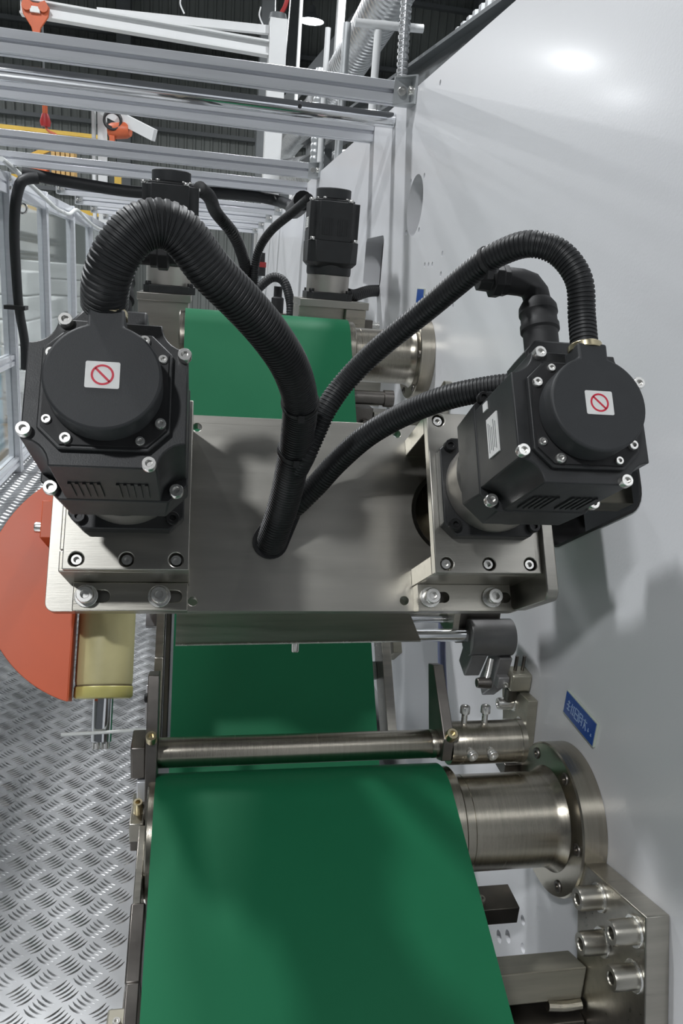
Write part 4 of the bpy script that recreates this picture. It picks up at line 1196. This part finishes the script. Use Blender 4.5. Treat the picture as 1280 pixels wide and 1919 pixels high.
# dark tie rods and columns near the lamp
for k, (x0, x1, yy, rr, mt) in enumerate(((1.45, 1.45, 14.0, 0.03, 'crane_white'), (1.95, 1.95, 13.0, 0.07, 'crane_white'), (1.28, 1.05, 14.9, 0.012, 'galvanised'), (1.05, 1.40, 14.5, 0.012, 'galvanised'))):
    tag(MB().tube([(x0, yy, -1.6 if rr > 0.02 else 1.0), ((x0 + x1) / 2, yy, 2.5), (x1, yy, 6.5)], rr, 10).build('hall_pipe', mt),
        ('thin white standing pipe near the lit lamp', 'thicker white standing pipe beside the foil duct', 'thin wire stay leaning left near the lit lamp', 'thin wire stay leaning right near the lit lamp')[k], 'pipe')
tag(MB().box((1.0, 17.0, -1.6), (1.25, 17.4, 7.5)).build('hall_column', 'dark_frame', bevel=0.01), 'dark steel hall column behind the white jib column', 'column')
tag(MB().bar((1.1, 17.9, 2.9), (4.5, 17.9, 7.2), 0.2, 0.25).build('hall_brace', 'dark_frame'), 'dark diagonal steel brace behind the lit lamp', 'brace')

# parallel white machine and wrapped goods beyond the fence
of = (-3.4, 9, -1.6)
mc = thing('white_machine', 'long white enclosed machine beyond the clear fence', 'machine', of)
MB(of).box((-3.7, 5.5, -1.6), (-2.55, 15, -0.42)).build('base', 'pale_wrap', mc, 0.02)
MB(of).box((-3.7, 5.5, -0.02), (-2.6, 15, 0.75)).build('hood', 'pale_wrap', mc, 0.02)
MB(of).box((-3.6, 5.5, -0.415), (-2.9, 15, -0.025)).build('dark_core', 'dark_frame', mc)
for k in range(7):
    MB(of).box((-2.75, 5.6 + k * 1.5, -0.415), (-2.60, 5.85 + k * 1.5, -0.025)).build('mullion', 'crane_white', mc)
for zz in (0.02, 0.10, 0.30, 0.36):
    MB(of).box((-2.595, 5.5, zz), (-2.56, 15, zz + 0.03)).build('rail', 'galvanised', mc)
mt_ = ('pale_wrap', 'kraft', 'pale_wrap', 'cyan_box', 'pale_wrap', 'pale_wrap', 'kraft', 'pale_wrap')
lb_ = ('white wrapped pallet load beyond the fence, low and near', 'brown board stack beyond the fence', 'tall white wrapped pallet load beyond the fence', 'cyan blue box beyond the clear fence',
       'white wrapped load behind the cyan box', 'white wrapped load at the far end beyond the fence', 'brown board stack at the far end beyond the fence', 'flat white load behind the eye bolt post')
for k, (xx, yy, w_, l_, h_) in enumerate(((-2.0, 5.6, 0.8, 0.9, 0.75), (-2.1, 7.0, 0.7, 0.9, 1.05), (-2.05, 8.3, 0.9, 1.0, 1.5), (-1.72, 6.25, 0.4, 0.35, 1.35), (-2.05, 9.7, 0.8, 0.9, 1.2), (-2.0, 11.5, 0.8, 0.9, 1.6), (-1.9, 13.3, 0.7, 0.9, 1.3), (-2.0, 4.4, 0.8, 0.8, 0.55))):
    of = (xx, yy, -1.6)
    o = thing('pallet_load', lb_[k], 'pallet', of, group='goods beyond the fence')
    p = MB(of)
    for s in (-1, 0, 1):
        p.box((xx + s * (w_ / 2 - 0.06) - 0.05, yy - l_ / 2, -1.6), (xx + s * (w_ / 2 - 0.06) + 0.05, yy + l_ / 2, -1.50))
    p.box((xx - w_ / 2, yy - l_ / 2, -1.50), (xx + w_ / 2, yy + l_ / 2, -1.475))
    p.build('pallet', 'timber', o)
    nl = max(2, int(h_ / 0.22))
    for j in range(nl):
        z0 = -1.474 + j * (h_ - 0.12) / nl
        z1 = -1.474 + (j + 1) * (h_ - 0.12) / nl - 0.008
        MB(of).box((xx - w_ / 2 + 0.02, yy - l_ / 2 + 0.02, z0), (xx + w_ / 2 - 0.02, yy + l_ / 2 - 0.02, z1)).build('layer', mt_[k], o, 0.015)

# high bay lamps
for where, x, y, z in LAMPS:
    sfx = '_' + where + '_offscreen' if where else ''
    o = thing('high_bay_lamp' + sfx, 'lit high bay lamp hanging under the hall roof, out over the hall' if where else 'lit high bay lamp shining between the white jib column and the foil duct',
              'lamp', (x, y, z), group='high bay lamps')
    MB().lathe([(0.06, 0.32), (0.08, 0.30), (0.10, 0.16), (0.30, 0.02), (0.305, 0.0), (0.295, 0.0), (0.28, 0.015), (0.05, 0.15)], seg=28).build('housing', 'dark_frame', o)
    MB().lathe([(0, 0.006), (0.278, 0.006), (0.278, 0.012), (0, 0.012)], seg=28).build('lens', 'lamp_glow', o)
    MB().tube([(0, 0, 0.32), (0, 0, 1.5), (0, 0, 13.0 - z)], 0.012, 8).build('cord', 'dark_frame', o)
    L = bpy.data.lights.new('lamp_light' + sfx, 'AREA')
    L.shape = 'DISK'
    L.size = 0.56
    L.energy = LAMP_POWER
    L.color = (0.96, 0.98, 1.0)
    lo = bpy.data.objects.new('lamp_light' + sfx, L)
    COL.objects.link(lo)
    lo.parent = o
    lo.location = (0, 0, -0.02)
